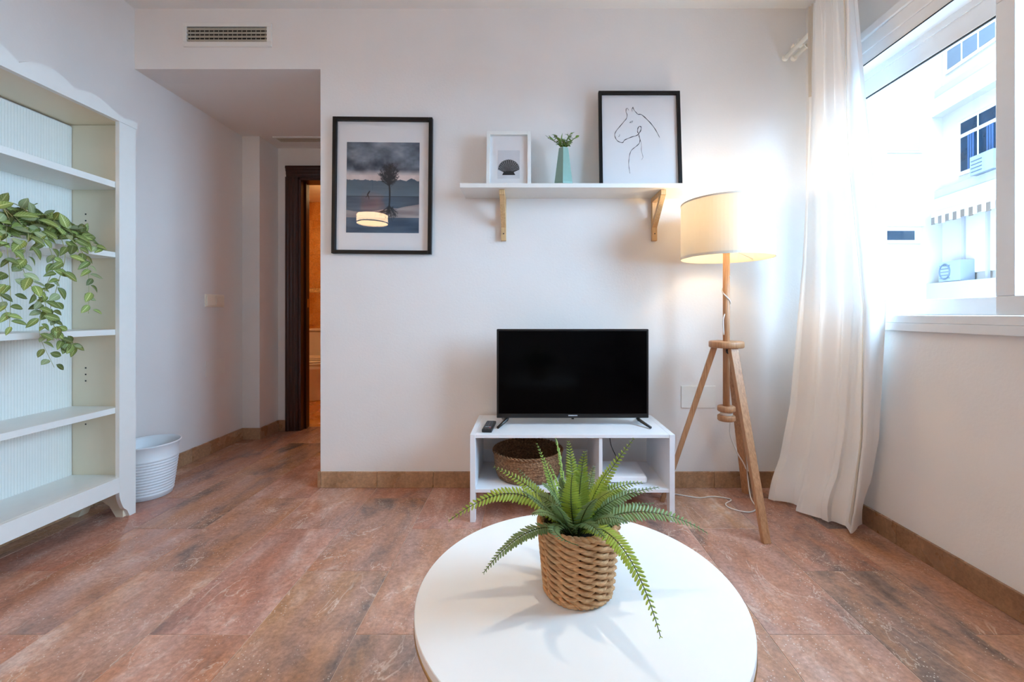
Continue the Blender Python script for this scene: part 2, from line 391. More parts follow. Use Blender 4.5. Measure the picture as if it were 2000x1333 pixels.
# tiles, laid in running bond; each a piece of its own
TWD, TLN, X0, JT = .3032, .6065, -.8055, .0023
tile_cache = {}
def tile_mesh(w, l, prefix, mat, th=.0015):
    key = (round(w,4), round(l,4), prefix)
    if key not in tile_cache:
        m = MB(); e = .0005
        a, b = w/2, l/2
        v = [(-a,-b,-th),(a,-b,-th),(a,b,-th),(-a,b,-th),(-a,-b,-e),(a,-b,-e),(a,b,-e),(-a,b,-e),(-a+e,-b+e,0),(a-e,-b+e,0),(a-e,b-e,0),(-a+e,b-e,0)]
        m.add(v, [(0,3,2,1),(0,1,5,4),(1,2,6,5),(2,3,7,6),(3,0,4,7),(4,5,9,8),(5,6,10,9),(6,7,11,10),(7,4,8,11),(8,9,10,11)])
        me = m.mesh(prefix); me.materials.append(mat); tile_cache[key] = me
    return tile_cache[key]
def put_tile(x0, x1, y0, y1):
    w, l = x1-x0-JT, y1-y0-JT
    if w < .01 or l < .01: return
    o = bpy.data.objects.new('floor_tile', tile_mesh(w, l, 'floor_tile', FLOORM)); COL.objects.link(o)
    o.parent = floor; o.location = ((x0+x1)/2, (y0+y1)/2, 0)
for k in range(-5, 9):
    xa, xb = X0+k*TWD, X0+(k+1)*TWD
    y = (1.538 if k % 2 == 0 else 1.234)-8*TLN
    while y < YH2+TW:
        ya, yb = y, y+TLN; y += TLN
        x0, x1 = max(xa, XL), min(xb, XR)
        yb = min(yb, YH2+TW); ya = max(ya, YREAR)
        if yb <= ya: continue
        if x1-x0 < .01: continue
        # stop at the living-room side of the back wall, go on into the hall
        if x1 > XO+.15:
            if ya >= YB: 
                if x0 < XO+.15: put_tile(x0, min(x1, XO+.15), ya, yb)
                continue
            yb = min(yb, YB)
        put_tile(x0, x1, ya, yb)
# bathroom floor
bf = sbox('floor_bathroom', GROUT, 'warm orange bathroom floor', 'floor', (-2.8, -.9, YH2+TW, YB2, -.12, -.006))
for i in range(5):
    for j in range(4):
        x0, y0 = -2.8+i*.4, YH2+TW+j*.4
        w, l = min(.4, -.9-x0)-JT, min(.4, YB2-y0)-JT
        if w < .02 or l < .02: continue
        o = bpy.data.objects.new('floor_tile', tile_mesh(w, l, 'bath_floor_tile', TRAV)); COL.objects.link(o); o.parent = bf; o.location = (x0+w/2, y0+l/2, 0)

wb = MB(); wb.box(XO, XR+.25, YB, YB+.14, 0, ZC); wb.box(XL, XO, YB, YB+.14, ZS, ZC)
struct(wb.build('wall_back', WALL), 'white plastered wall behind the television with the hall opening', 'wall')
sbox('wall_left', WALL, 'white plastered wall behind the bookcase running into the hall', 'wall', (XL-.15, XL, YREAR-.1, YH1, 0, ZC))
sbox('wall_hall_pier', WALL, 'white plastered pier projecting at the end of the hall', 'wall', (XL-.15, XP, YH1, YH2, 0, ZS+.1))
hw = MB(); y0, y1 = YH2, YH2+TW
hw.box(-2.95, DX0, y0, y1, 0, ZS+.1); hw.box(DX1, -.75, y0, y1, 0, ZS+.1); hw.box(DX0, DX1, y0, y1, DZ, ZS+.1)
struct(hw.build('wall_hall_end', WALL), 'white plastered wall around the bathroom doorway', 'wall')
sbox('wall_hall_right', WALL, 'white plastered wall closing the hall', 'wall', (-.9, -.75, YB+.14, YH2, 0, ZS+.1))
sbox('ceiling', CEIL, 'white plastered living room ceiling', 'ceiling', (XL-.15, XR+.25, YREAR-.1, YB+.14, ZC, ZC+.15))
sbox('ceiling_hall', CEIL, 'lowered white hall ceiling', 'ceiling', (XL-.15, -.75, YB+.14, YH2+TW, ZS, ZS+.12))
sbox('wall_rear', WALL, 'white plastered wall behind the camera', 'wall', (XL-.15, XR+.25, YREAR-.15, YREAR, 0, ZC))
# bathroom shell
bw = sbox('wall_bathroom_back', GROUT, 'orange-lit travertine tiled bathroom wall', 'wall', (-2.95, -.75, YB2+.006, YB2+.12, 0, 2.4))
sbox('wall_bathroom_left', TRAV, 'tiled side wall of the bathroom', 'wall', (-2.95, -2.8, YH2+TW, YB2+.12, 0, 2.4))
sbox('wall_bathroom_right', TRAV, 'tiled right wall of the bathroom', 'wall', (-.9, -.75, YH2+TW, YB2+.12, 0, 2.4))
sbox('ceiling_bathroom', BATHCEIL, 'warm-lit bathroom ceiling', 'ceiling', (-2.95, -.75, YH2+TW, YB2+.12, 2.27, 2.4))
def bath_tile(x0, x1, z0, z1, mat):
    o = MB().box(x0+.001, x1-.001, YB2-.002, YB2+.006, z0+.001, z1-.001).build('wall_tile', mat, bw, bev=.001, origin=((x0+x1)/2, YB2, (z0+z1)/2))
zs = [0, .40, .80, 1.19, 1.24, 1.64, 2.05, 2.27]
for c in range(5):
    x0 = -2.8+c*.38
    for i in range(len(zs)-1):
        bath_tile(x0, min(x0+.38, -.9), zs[i], zs[i+1], MOSA if i == 3 else TRAV)

# right wall with the window opening
WY0, WY1, WZ0, WZ1 = .52, 2.06, .90, 2.16
wr = MB()
W2A, W2B = -2.0, -1.1
wr.box(XR, XR+.25, YREAR-.1, W2A, 0, ZC); wr.box(XR, XR+.25, W2B, WY0, 0, ZC)
wr.box(XR, XR+.25, W2A, W2B, 0, WZ0); wr.box(XR, XR+.25, W2A, W2B, WZ1, ZC); wr.box(XR, XR+.25, WY1, YB, 0, ZC)
wr.box(XR, XR+.25, WY0, WY1, 0, WZ0); wr.box(XR, XR+.25, WY0, WY1, WZ1, ZC)
struct(wr.build('wall_right', WALL), 'white plastered wall below and around the window', 'wall')

# baseboards: strips of marble tile
def skirting(name, p0, p1, nrm, label, start=0.0, L=.3032, h=.086, th=.012, cap0=False):
    p0 = Vector(p0); p1 = Vector(p1); d = p1-p0; ln = d.length; d.normalize(); n = Vector(nrm)
    par = bpy.data.objects.new(name, None); COL.objects.link(par); par.location = (p0+p1)/2; struct(par, label, 'baseboard')
    s = -start
    while s < ln-1e-6:
        a, b = max(s, 0), min(s+L, ln); s += L
        if b-a < .008: continue
        m = MB(); e = .0007
        M = Matrix((( d.x, n.x, 0, p0.x), (d.y, n.y, 0, p0.y), (0, 0, 1, 0), (0,0,0,1)))
        m.box(a+e, b-e, 0, th, .0005, h, M)
        mid = p0+d*(a+b)/2
        if d.cross(n).z < 0: m.f = [f[::-1] for f in m.f]
        m.build('baseboard_tile', BASEM, par, bev=.0012, origin=(mid.x, mid.y, h/2))
    return par
skirting('baseboard_back', (XO-.012, YB, 0), (XR, YB, 0), (0,-1,0), 'brown marble skirting along the television wall', start=(XO-.012-(X0-2*TWD)))
skirting('baseboard_back_return', (XO, YB+.14, 0), (XO, YB, 0), (-1,0,0), 'short return of the brown marble skirting at the hall corner')
skirting('baseboard_right', (XR, YB-.012, 0), (XR, YREAR, 0), (-1,0,0), 'brown marble skirting under the window wall', start=.05, L=.6065)
skirting('baseboard_left', (XL, YREAR, 0), (XL, YH1, 0), (1,0,0), 'brown marble skirting along the left wall', start=.1, L=.6065)
skirting('baseboard_pier', (XL+.012, YH1, 0), (XP+.012, YH1, 0), (0,-1,0), 'brown marble skirting in front of the hall pier', L=.4)
skirting('baseboard_pier_side', (XP, YH1, 0), (XP, YH2, 0), (1,0,0), 'brown marble skirting on the side of the hall pier', L=.4)
skirting('baseboard_hall_end', (XP+.012, YH2, 0), (DX0-.094, YH2, 0), (0,-1,0), 'short brown marble skirting beside the bathroom door', L=.4)

# bathroom door frame
dr = bpy.data.objects.new('door_1', None); COL.objects.link(dr); dr.location = (DX0, YH2, 0); struct(dr, 'dark mahogany bathroom door frame at the end of the hall', 'door')
def casing(x0, x1, z0, z1, vert, inner_right=True):
    m = MB()
    if vert:
        w = x1-x0; prof = [(0,0),(0,-.022),(.18,-.028),(.30,-.020),(.42,-.020),(.52,-.014),(.72,-.014),(.80,-.010),(1,-.010),(1,0)]
        poly = [((x0+u*w) if inner_right else (x1-u*w), YH2+v) for u, v in prof]
        m.prism(poly, z0, z1, 'z')
    else:
        h = z1-z0; prof = [(0,0),(0,-.022),(.18,-.028),(.30,-.020),(.42,-.020),(.52,-.014),(.72,-.014),(.80,-.010),(1,-.010),(1,0)]
        poly = [(YH2+v, z1-u*h) for u, v in prof]
        m.prism(poly, x0, x1, 'x')
    bm = bmesh.new()
    return m
casing(DX0-.094, DX0, 0, DZ, True).build('casing', MAHO, dr)
casing(DX1, DX1+.094, 0, DZ, True, False).build('casing', MAHO, dr)
casing(DX0-.094, DX1+.094, DZ, DZ+.09, False).build('casing', MAHO, dr)
j = MB(); j.box(DX0-.002, DX0+.022, YH2-.004, YH2+TW+.01, 0, DZ); j.build('jamb', MAHO, dr, bev=.002)
j = MB(); j.box(DX1-.022, DX1+.002, YH2-.004, YH2+TW+.01, 0, DZ); j.build('jamb', MAHO, dr, bev=.002)
j = MB(); j.box(DX0, DX1, YH2-.004, YH2+TW+.01, DZ-.022, DZ+.002); j.build('jamb', MAHO, dr, bev=.002)
j = MB(); j.box(DX0+.022, DX0+.034, YH2+.055, YH2+.075, 0, DZ-.02); j.build('door_stop', MAHO, dr)
j = MB(); j.box(DX0+.0215, DX0+.0245, YH2+.085, YH2+.11, .99, 1.06); j.build('strike_plate', BRASS, dr)

# ------------------------------------------------------------------ window
wn = bpy.data.objects.new('window_1', None); COL.objects.link(wn); wn.location = (XR, (WY0+WY1)/2, WZ0); struct(wn, 'white aluminium sliding window in the right wall', 'window')
def wbox(name, mat, *b, bev=.002):
    m = MB()
    for q in b: m.box(*q)
    return m.build(name, mat, wn, bev=bev)
FX0, FX1 = XR-.022, XR+.12
wbox('bottom_frame', PVC, (FX0, FX1, WY0-.03, WY1+.03, .872, .904))
wbox('bottom_frame', PVC, (FX0+.004, FX1, WY0-.03, WY1+.03, .9045, .934))
wbox('top_frame', PVC, (FX0+.006, FX1, WY0-.03, WY1+.03, 2.045, 2.095))
wbox('top_frame', PVC, (FX0, FX1, WY0-.03, WY1+.03, 2.0955, 2.15))
wbox('architrave', PVC, (FX0-.012, XR+.02, WY0-.05, WY1+.05, 2.1505, 2.185))
wbox('side_frame', PVC, (FX0, FX1, WY1-.03, WY1+.03, .935, 2.045))
wbox('side_frame', PVC, (FX0, FX1, WY0-.03, WY0+.03, .935, 2.045))
def sash(y0, y1, x0, x1):
    g = bpy.data.objects.new('sash', None); COL.objects.link(g); g.parent = wn; g.location = Vector((x0, y0, .936))-wloc(wn)
    def b(name, mat, q, bev=.003): return MB().box(*q).build(name, mat, g, bev=bev)
    b('rail', PVC, (x0, x1, y0, y1, .936, .998)); b('rail', PVC, (x0, x1, y0, y1, 1.945, 2.044))
    b('stile', PVC, (x0, x1, y0, y0+.055, .998, 1.945)); b('stile', PVC, (x0, x1, y1-.055, y1, .998, 1.945))
    b('gasket', DARKSEAL, (x0+.002, x0+.009, y0+.055, y1-.055, 1.9405, 1.945), 0)
    xm = (x0+x1)/2
    b('pane', PANE, (xm-.002, xm+.002, y0+.055, y1-.055, .998, 1.945), 0)
sash(1.325, 2.03, XR+.062, XR+.095)
sash(.55, 1.367, XR+.008, XR+.042)
w2 = bpy.data.objects.new('fill_window', None); COL.objects.link(w2); w2.location = (XR, (W2A+W2B)/2, WZ0); struct(w2, 'unseen second white sliding window added behind the camera for fill daylight', 'window')  # added out of view to let more daylight into the room
MB().box(FX0, FX1, W2A-.03, W2B+.03, .872, .934).build('bottom_frame', PVC, w2); MB().box(FX0, FX1, W2A-.03, W2B+.03, 2.045, 2.16).build('top_frame', PVC, w2)
for a in (W2A-.03, (W2A+W2B)/2-.04, W2B-.03): MB().box(FX0, FX1, a, a+.06, .935, 2.044).build('stile', PVC, w2)
MB().box(XR+.05, XR+.054, W2A+.03, W2B-.03, .935, 2.044).build('pane', PANE, w2)
MB().box(XR+.046, XR+.060, 1.369, 1.378, .936, .999).build('brush_seal', DARKSEAL, wn)
MB().box(FX0+.0045, FX0+.008, WY0, WY1, 2.0415, 2.045).build('gasket', DARKSEAL, wn)
MB().box(XR+.055, XR+.061, WY0, WY1, 2.02, 2.046).build('track', PVC, wn)

# ------------------------------------------------------------------ buildings across the street
BX, BY = 11.86, 12.0
def facade_pt(t, out, z): 
    k = 1/math.sqrt(1+.167**2)
    return Vector((BX-.167*t*k-out*k, BY-t*k+.167*out*k, z))
k_ = 1/math.sqrt(1+.167**2)
FM = Matrix(((-.167*k_, -k_, 0, BX), (-k_, .167*k_, 0, BY), (0,0,1,0), (0,0,0,1)))      # (along, outward, up)
b2 = thing('apartment_building', FM @ Vector((3, 0, -4)), 'white apartment building with blue windows, ledges and a striped awning', 'building')
def fb(name, mat, q, par=b2, bev=0):
    m = MB().box(*q, M=FM); m.f = [f[::-1] for f in m.f] if FM.determinant() < 0 else m.f
    return m.build(name, mat, par, bev=bev)
fb('wall', FACADE, (0, 7, -2.5, 0, -4, 12))
fb('ledge', FACADE, (-.02, 7, 0, .30, 6.52, 7.0)); fb('ledge', FACADE, (-.02, 7, 0, .30, 3.74, 4.16))
fb('ledge', FACADESHADE, (-.02, 7, 0, .22, 7.02, 7.26)); fb('ledge', FACADESHADE, (-.02, 7, 0, .22, 4.18, 4.42))
fb('ledge', FACADESHADE, (-.02, 7, 0, .45, 1.30, 1.78))
def ewin(t0, t1, z0, z1, cols, trans, glassm):
    w = fb('window', FACADE, (t0-.07, t1+.07, 0, .05, z0-.1, z1+.07))
    e = (t1-t0)/cols
    for c in range(cols):
        a, b = t0+c*e+.03, t0+(c+1)*e-.03
        if trans:
            fb('pane', glassm, (a, b, .05, .058, z0, trans-.05), w); fb('pane', glassm, (a, b, .05, .058, trans+.05, z1), w)
            for q in range(3):
                cc = a+(b-a)*(.45+.15*q); fb('curtain', EXTCURT, (cc, cc+.05, .0585, .064+.004*q, z0, trans-.05), w)
        else: fb('pane', glassm, (a, b, .05, .058, z0, z1), w)
    return w
ewin(.66, 2.3, 4.75, 6.05, 3, 5.70, EXTGLASS)
ewin(.22, 2.2, 7.75, 9.3, 4, None, EXTPALE)
fb('blind', FACADE, (.7, 4, .02, .06, 2.0, 3.6)); fb('post', FACADESHADE, (.80, .86, .06, .12, 1.78, 3.7)); fb('post', FACADESHADE, (1.50, 1.56, .06, .12, 1.78, 3.7))
aw = fb('awning_box', FACADE, (.33, 4.0, 0, .50, 3.60, 3.73))
for i in range(30):
    a = .33+i*.12; fb('valance_stripe', AWN1 if i % 2 == 0 else AWN2, (a, a+.12, .49, .505, 3.40+.02*math.sin(i*1.7), 3.60), aw)
ac = tag(fb('air_conditioner', ACM, (.42, 1.12, .05, .38, 1.80, 2.34), None), 'white air conditioner on the lower ledge under the awning', 'air conditioner')
m = MB(); c = FM @ Vector((.60, .385, 2.07)); 
pts = [FM @ Vector((.62+.17*math.cos(a), .385, 2.07+.2*math.sin(a))) for a in np.linspace(0, 2*PI, 24, endpoint=False)]
m.tube(pts, .02, 6, closed=True); m.build('fan_guard', ACD, ac)
for i in range(5): fb('grille_bar', ACD, (.45, .79, .38, .39, 1.88+i*.085, 1.90+i*.085), ac)
ac2 = tag(fb('air_conditioner', ACM, (1.36, 2.0, .07, .35, 4.43, 4.90), None), 'small white air conditioner at the upper blue window sill', 'air conditioner')
for i in range(4): fb('grille_bar', ACD, (1.40, 1.70, .35, .36, 4.50+i*.09, 4.52+i*.09), ac2)
b1 = thing('apartment_block', (9.5, BY+1.2, -4), 'plain white apartment block with one narrow blue window', 'building')
def gb(name, mat, q, par=b1): return MB().box(*q).build(name, mat, par)
gb('wall', FACADE, (6.0, BX+.2, BY, BY+2.5, -4, 12))
w = gb('window', FACADE, (10.0, 11.22, BY-.05, BY, 2.92, 3.62)); gb('pane', EXTGLASS, (10.06, 11.02, BY-.058, BY-.05, 3.02, 3.28), w); gb('shutter_box', FACADE, (9.95, 11.27, BY-.10, BY, 3.40, 3.62), w)
w = gb('window', FACADE, (9.95, 11.27, BY-.05, BY, 5.50, 6.22)); gb('shutter', FACADESHADE, (10.02, 11.16, BY-.06, BY-.05, 5.55, 6.05), w)
up = MB().box(-9, XR+.25, -12, 13, ZC+.16, 13.5); tag(up.build('shading_storeys', FACADE), 'unseen upper storeys added over the room to shade the facades opposite', 'building')  # added mass that keeps sky light off the buildings across the street
gs = MB().box(3.5, 40, -30, 40, -4.2, -4); tag(struct(gs.build('ground', FACADESHADE)), 'pale street far below the window', 'ground')

# ------------------------------------------------------------------ curtain and rod
def interp(keys, t):
    ks = [k[0] for k in keys]; return [float(np.interp(t, ks, [k[1][d] for k in keys])) for d in range(len(keys[0][1]))]
def sm_interp(keys, t):
    ks = np.array([k[0] for k in keys]); i = int(np.clip(np.searchsorted(ks, t)-1, 0, len(ks)-2)); u = (t-ks[i])/(ks[i+1]-ks[i]); u = min(max(u,0),1); u = u*u*(3-2*u)*.6+u*.4
    return [keys[i][1][d]*(1-u)+keys[i+1][1][d]*u for d in range(len(keys[0][1]))]
LE = [(0, (1.355, 2.015)), (.21, (1.365, 2.035)), (.5, (1.375, 2.11)), (.8, (1.327, 2.13)), (.93, (1.27, 2.13)), (1, (1.215, 2.12))]
RE = [(0, (1.366, 1.755)), (.21, (1.41, 1.765)), (.6, (1.46, 1.715)), (.83, (1.47, 1.76)), (1, (1.47, 1.84))]
BOT = [(0, (1.215, 2.115)), (.10, (1.225, 2.075)), (.22, (1.30, 2.04)), (.28, (1.30, 2.02)), (.33, (1.27, 1.985)), (.55, (1.325, 1.885)), (.63, (1.345, 1.87)), (.70, (1.37, 1.89)), (.79, (1.385, 1.83)), (.845, (1.365, 1.765)), (.88, (1.37, 1.765)), (.93, (1.43, 1.81)), (1, (1.475, 1.85))]
cz = thing('sheer_curtain', (1.36, 1.95, 0), 'sheer white curtain gathered beside the window and pooling on the floor', 'curtain')
NU, NV = 220, 70
P = []
for j in range(NV+1):
    v = j/NV; row = []
    for i in range(NU+1):
        u = i/NU
        l = interp(LE, v); r = interp(RE, v); b = sm_interp(BOT, u); bl = interp(LE, 1); br = interp(RE, 1)
        x = l[0]*(1-u)+r[0]*u; y = l[1]*(1-u)+r[1]*u
        bx = bl[0]*(1-u)+br[0]*u; by = bl[1]*(1-u)+br[1]*u
        k = max(0, (v-.25)/.75)**1.25
        x += (b[0]-bx)*k; y += (b[1]-by)*k
        pleat = math.exp(-v*13); fold = (1-pleat)
        x += .011*pleat*math.sin(2*PI*13*u)+.016*fold*(1-.75*k)*math.sin(2*PI*4.2*u+.9*math.sin(3*v))+.005*fold*(1-k*.6)*math.sin(2*PI*11*u+2*v)
        y += .010*fold*(1-.6*k)*math.cos(2*PI*5*u+1.2*v)
        x -= .03*math.exp(-((u-.84)/.035)**2)*min(1, v*3)*(1-.8*k)
        z = 2.40-v*2.392+ (0.012*abs(math.sin(9*u)) if v > .97 else 0)
        # the hem rolls and buckles where it meets the tiles
        if z < .22:
            q = (.22-z)/.22; x -= .022*math.sin(q*PI)*(.5+.5*math.sin(13*u)); z += .0
        x = min(x, XR-.027 if z > .1 else XR-.03)
        row.append((x, y, max(z, .004)))
    P.append(row)
MB().grid(P).build('curtain_panel', SHEER, cz, smooth=True)
tp = [[(p[0]-.0035, p[1]-.001, p[2]) for p in P[j][:]] for j in range(0, 4)]
MB().grid([[Vector(q) for q in row[:34]] for row in [[(p[0]-.004, p[1]+.0, p[2]) for p in P[j]] for j in range(0, 13)]]).build('side_hem', SHEERT, cz, smooth=True)
hem = [[(P[j][i][0]-.0045, P[j][i][1], P[j][i][2]) for i in range(180, 187)] for j in range(2, NV)]
MB().grid(hem).build('seam', SHEERT, cz, smooth=True)
rd = thing('curtain_rod', (1.41, 2.24, 2.31), 'white double curtain rod with round end caps on the window wall', 'curtain rod')
RZ = 2.309
for x in (1.385, 1.432):
    MB().tube([(x, YREAR+2.9, RZ), (x, 2.245, RZ)], .011, 12).build('rod', CREAMPL, rd, smooth=True)
    MB().lathe([(.0, .0), (.013, .002), (.0165, .008), (.0165, .016), (.012, .022), (0, .023)], 16).build('end_cap', CREAMPL, None, smooth=True)
    o = bpy.context.scene.objects[-1] if False else [q for q in COL.objects if q.name.startswith('end_cap')][-1]
    o.parent = rd; o.location = Vector((x, 2.240, RZ))-rd.location; o.rotation_euler = (-PI/2, 0, 0)
for y in (2.17, 1.2, .4):
    m = MB(); m.box(1.37, XR, y-.012, y+.012, RZ+.010, RZ+.018); m.box(1.40, 1.412, y-.006, y+.006, RZ+.016, RZ+.05); m.box(1.376, 1.394, y-.02, y+.02, RZ+.004, RZ+.014); m.box(1.423, 1.441, y-.02, y+.02, RZ+.004, RZ+.014)
    m.build('bracket', CREAMPL, rd, bev=.001)
for k in range(6):
    y = 2.14-.035*k; MB().tube([(1.432+.016*math.cos(a), y, RZ+.016*math.sin(a)) for a in np.linspace(0, 2*PI, 16, endpoint=False)], .0025, 6, closed=True).build('ring', CREAMPL, rd, smooth=True)

# ------------------------------------------------------------------ bookcase
BC0, BC1, BX0, BXF = 1.068, 1.988, XL+.013, -1.845
YM = (BC0+BC1)/2
bc = thing('bookcase', ((BX0+BXF)/2, YM, 0), 'tall white open bookcase with scalloped cornice against the left wall', 'bookcase')
def stile_poly(y_out, sgn):
    y = lambda d: y_out-sgn*d
    pts = [(y(0), 0), (y(0), 1.815), (y(.08), 1.815), (y(.08), .127)]
    for a in np.linspace(0, 1, 9)[1:]:
        pts.append((y(.08-.050*(a**1.8 if a < .75 else a)), .127-.127*a if a < .999 else 0))
    return pts
for yo, sg in ((BC1, 1), (BC0, -1)):
    m = MB().prism(stile_poly(yo, sg), BXF-.018, BXF, 'x')
    if sg > 0: m.f = [f[::-1] for f in m.f]
    m.build('stile', LACQ, bc)
    a, b = (yo-.045, yo-.0015) if sg > 0 else (yo+.0015, yo+.045)
    sd_ = MB()
    poly = [(BX0, .0), (BX0, 1.811), (BXF-.018, 1.811), (BXF-.018, .0), (BXF-.05, 0), (BXF-.08, .05), (BXF-.14, .09), (BX0+.12, .09), (BX0+.06, .04), (BX0+.04, 0)]
    sd_.prism(poly, a, b, 'y'); sp = sd_.build('side_panel', CREAM, bc)
    yi = a-.0006 if sg > 0 else b+.0006
    for z in (1.40, 1.37, 1.34, 1.03, .69, .66, .63, .43):
        for x in (BX0+.075,):
            MB().box(x-.003, x+.003, yi-.0006, yi+.0016, z-.003, z+.003).build('peg_hole', BLKPL, sp)
# beadboard back, every groove modelled
pts = []; y = BC0+.045
prof = []
while y < BC1-.046:
    prof += [(y, 0), (y+.0008, -.0014), (y+.0016, 0), (y+.0095, 0)]; y += .0105
m = MB(); m.grid([[(BX0+.012+d, yy, z) for yy, d in prof] for z in (1.80, .13)]); m.build('beadboard_back', LACQ, bc)
MB().box(BX0-.001, BX0+.008, BC0+.01, BC1-.01, .13, 1.805).build('back_board', LACQ, bc)
for zt, th in ((1.540, .028), (1.220, .024), (.869, .025), (.514, .026), (.197, .02)):
    MB().box(BX0+.012, BXF-.020, BC0+.046, BC1-.046, zt-th, zt).build('shelf', CREAM if False else LACQ, bc, bev=.0015)
MB().box(BXF-.019, BXF-.001, BC0+.075, BC1-.075, .128, .197).build('bottom_rail', LACQ, bc, bev=.001)
MB().box(BX0, BXF-.018, BC0+.02, BC1-.02, 1.812, 1.832).build('top_board', CREAM, bc)
half = [(1.990, 1.812), (1.990, 1.842), (1.955, 1.842), (1.93, 1.834), (1.905, 1.838), (1.880, 1.846), (1.855, 1.858), (1.83, 1.868), (1.80, 1.876), (1.775, 1.876), (1.745, 1.868), (1.727, 1.859), (1.715, 1.858), (1.70, 1.868), (1.68, 1.880), (1.65, 1.890), (1.62, 1.893), (1.59, 1.889), (1.56, 1.876), (1.54, 1.862), (1.528, 1.853)]
mirror = [(2*1.528-y, z) for y, z in half[::-1]][1:]
cr = MB().prism(half+mirror, BXF-.018, BXF+.004, 'x'); cr.build('cornice', LACQ, bc)
MB().box(BX0, BXF+.006, BC0-.004, BC1+.003, 1.8425, 1.8435).build('top_edge', LACQ, bc) if False else None

# small white box with a black front at the near end of the bottom shelf
tb = thing('junction_box', (-1.90, 1.42, .197), 'small white box with a black front on the bottom shelf', 'box')
MB().box(-1.96, -1.872, 1.30, 1.483, .197, .255).build('casing', WHITEPL, tb, bev=.003)
MB().box(-1.8725, -1.868, 1.32, 1.476, .205, .247).build('front_panel', BLKPL, tb)

# ------------------------------------------------------------------ leaves
def leaf_mesh(name, L, Wd, mat, fold=.25, curl=.3, n=6):
    V = []; Fc = []; C = []
    for i in range(n+1):
        t = i/n; w = Wd/2*math.sin(PI*min(1, t*.96+.02))**.75*(1-.25*t) if 0 < i < n else Wd*.02
        zc = -curl*L*t*t
        for sgn in (-1, -.5, 0, .5, 1):
            V.append((sgn*w, t*L, zc+abs(sgn)*w*fold)); C.append((abs(sgn), t, 0, 1))
    for i in range(n):
        for k in range(4): Fc.append((i*5+k, i*5+k+1, (i+1)*5+k+1, (i+1)*5+k))
    me = bpy.data.meshes.new(name); me.from_pydata(V, [], Fc); me.update(); me.materials.append(mat)
    at = me.color_attributes.new('leaf', 'FLOAT_COLOR', 'POINT'); at.data.foreach_set('color', np.array(C, 'f').ravel())
    for p in me.polygons: p.use_smooth = True
    return me
def orient(d, nrm):
    d = Vector(d).normalized(); nrm = Vector(nrm); x = d.cross(nrm)
    if x.length < 1e-4: x = d.cross(Vector((1, .3, 0)))
    x.normalize(); z = x.cross(d)
    return Matrix((x, d, z)).transposed()
def put_leaf(me, name, root, p, d, nrm, s):
    o = bpy.data.objects.new(name, me); COL.objects.link(o); o.parent = root
    M = orient(d, nrm).to_4x4(); M = Matrix.Translation(Vector(p)-wloc(root)) @ M @ Matrix.Scale(s, 4); o.matrix_local = M
    return o

# trailing plant in a pot on the second shelf
PP = Vector((-1.945, 1.485, 1.221))
tpnt = thing('trailing_plant', PP, 'trailing plant with variegated leaves spilling from a pot on the bookcase', 'plant')
MB().lathe([(.040, 0), (.044, .002), (.058, .085), (.062, .088), (.062, .10), (.055, .10), (.053, .085), (.0, .083)], 32, PP).build('pot', POTW, tpnt, smooth=True)
lm = [leaf_mesh('leaf', .052, .034, LEAF), leaf_mesh('leaf', .046, .026, LEAF, .4, .5), leaf_mesh('leaf', .044, .03, LEAFP, .2, .2)]
def vine(pts, n_leaf, size, hang=True, end=.3):
    pts = [Vector(p)+(Vector((random.uniform(-.004,.012), random.uniform(-.014,.014), random.uniform(-.008,.008))) if k > 1 else Vector((0,0,0))) for k, p in enumerate(pts)]
    Q = catmull(pts, 6); n_leaf = int(n_leaf*1.55)
    MB().tube(Q, [.0014*(1-.5*i/len(Q)) for i in range(len(Q))], 6).build('vine', VINEM, tpnt, smooth=True)
    for i in range(n_leaf):
        f = (i+.6)/n_leaf; k = f*(len(Q)-1); a = int(k); p = Q[a].lerp(Q[min(a+1, len(Q)-1)], k-a)
        tg = (Q[min(a+1, len(Q)-1)]-Q[max(a-1, 0)]).normalized()
        side = 1 if i % 2 else -1
        sv = Vector((.15, 1, 0))*side
        d = tg*random.uniform(.2, .6)+sv*random.uniform(.5, 1)+Vector((random.uniform(.0, .6), random.uniform(-.3, .3), random.uniform(-.5, .25)))
        nrm = Vector((random.uniform(.4, 1), random.uniform(-.9, .2), random.uniform(.1, .9)))
        me = lm[2] if random.random() < .22 else lm[random.randint(0, 1)]
        p = p+Vector((random.uniform(-.004,.014), random.uniform(-.012,.012), random.uniform(-.006,.006)))
        put_leaf(me, 'leaf', tpnt, p, d, nrm, size*random.uniform(.75, 1.15)*(1-end*f*.6))
XV = -1.80
def hv(x, y, X): Y = X*F/(x-CX); return px(x, y, Y)
rim = PP+Vector((.03, .02, .11))
vines = [
 ([(12,430,-1.90),(18,462,-1.80),(18,520,-1.80),(22,580,-1.80),(25,640,-1.80)], 15),
 ([(40,430,-1.90),(44,465,-1.80),(48,510,-1.79),(62,560,-1.79),(70,610,-1.79),(84,660,-1.79),(100,715,-1.80)], 26),
 ([(60,430,-1.90),(84,465,-1.80),(96,520,-1.795),(92,580,-1.795),(100,630,-1.795),(112,680,-1.80)], 22),
 ([(80,425,-1.90),(128,462,-1.81),(160,500,-1.80),(172,550,-1.80),(168,610,-1.80)], 17),
 ([(80,420,-1.90),(150,455,-1.84),(185,478,-1.82),(196,490,-1.81)], 9),
 ([(90,430,-1.90),(120,490,-1.80),(112,560,-1.79),(104,620,-1.79),(132,668,-1.79),(150,682,-1.79)], 18),
 ([(-20,430,-1.90),(-10,470,-1.80),(-5,540,-1.80),(5,620,-1.80)], 12),
]
for v, n in vines: vine([rim]+[hv(*q) for q in v], n, 1.0)
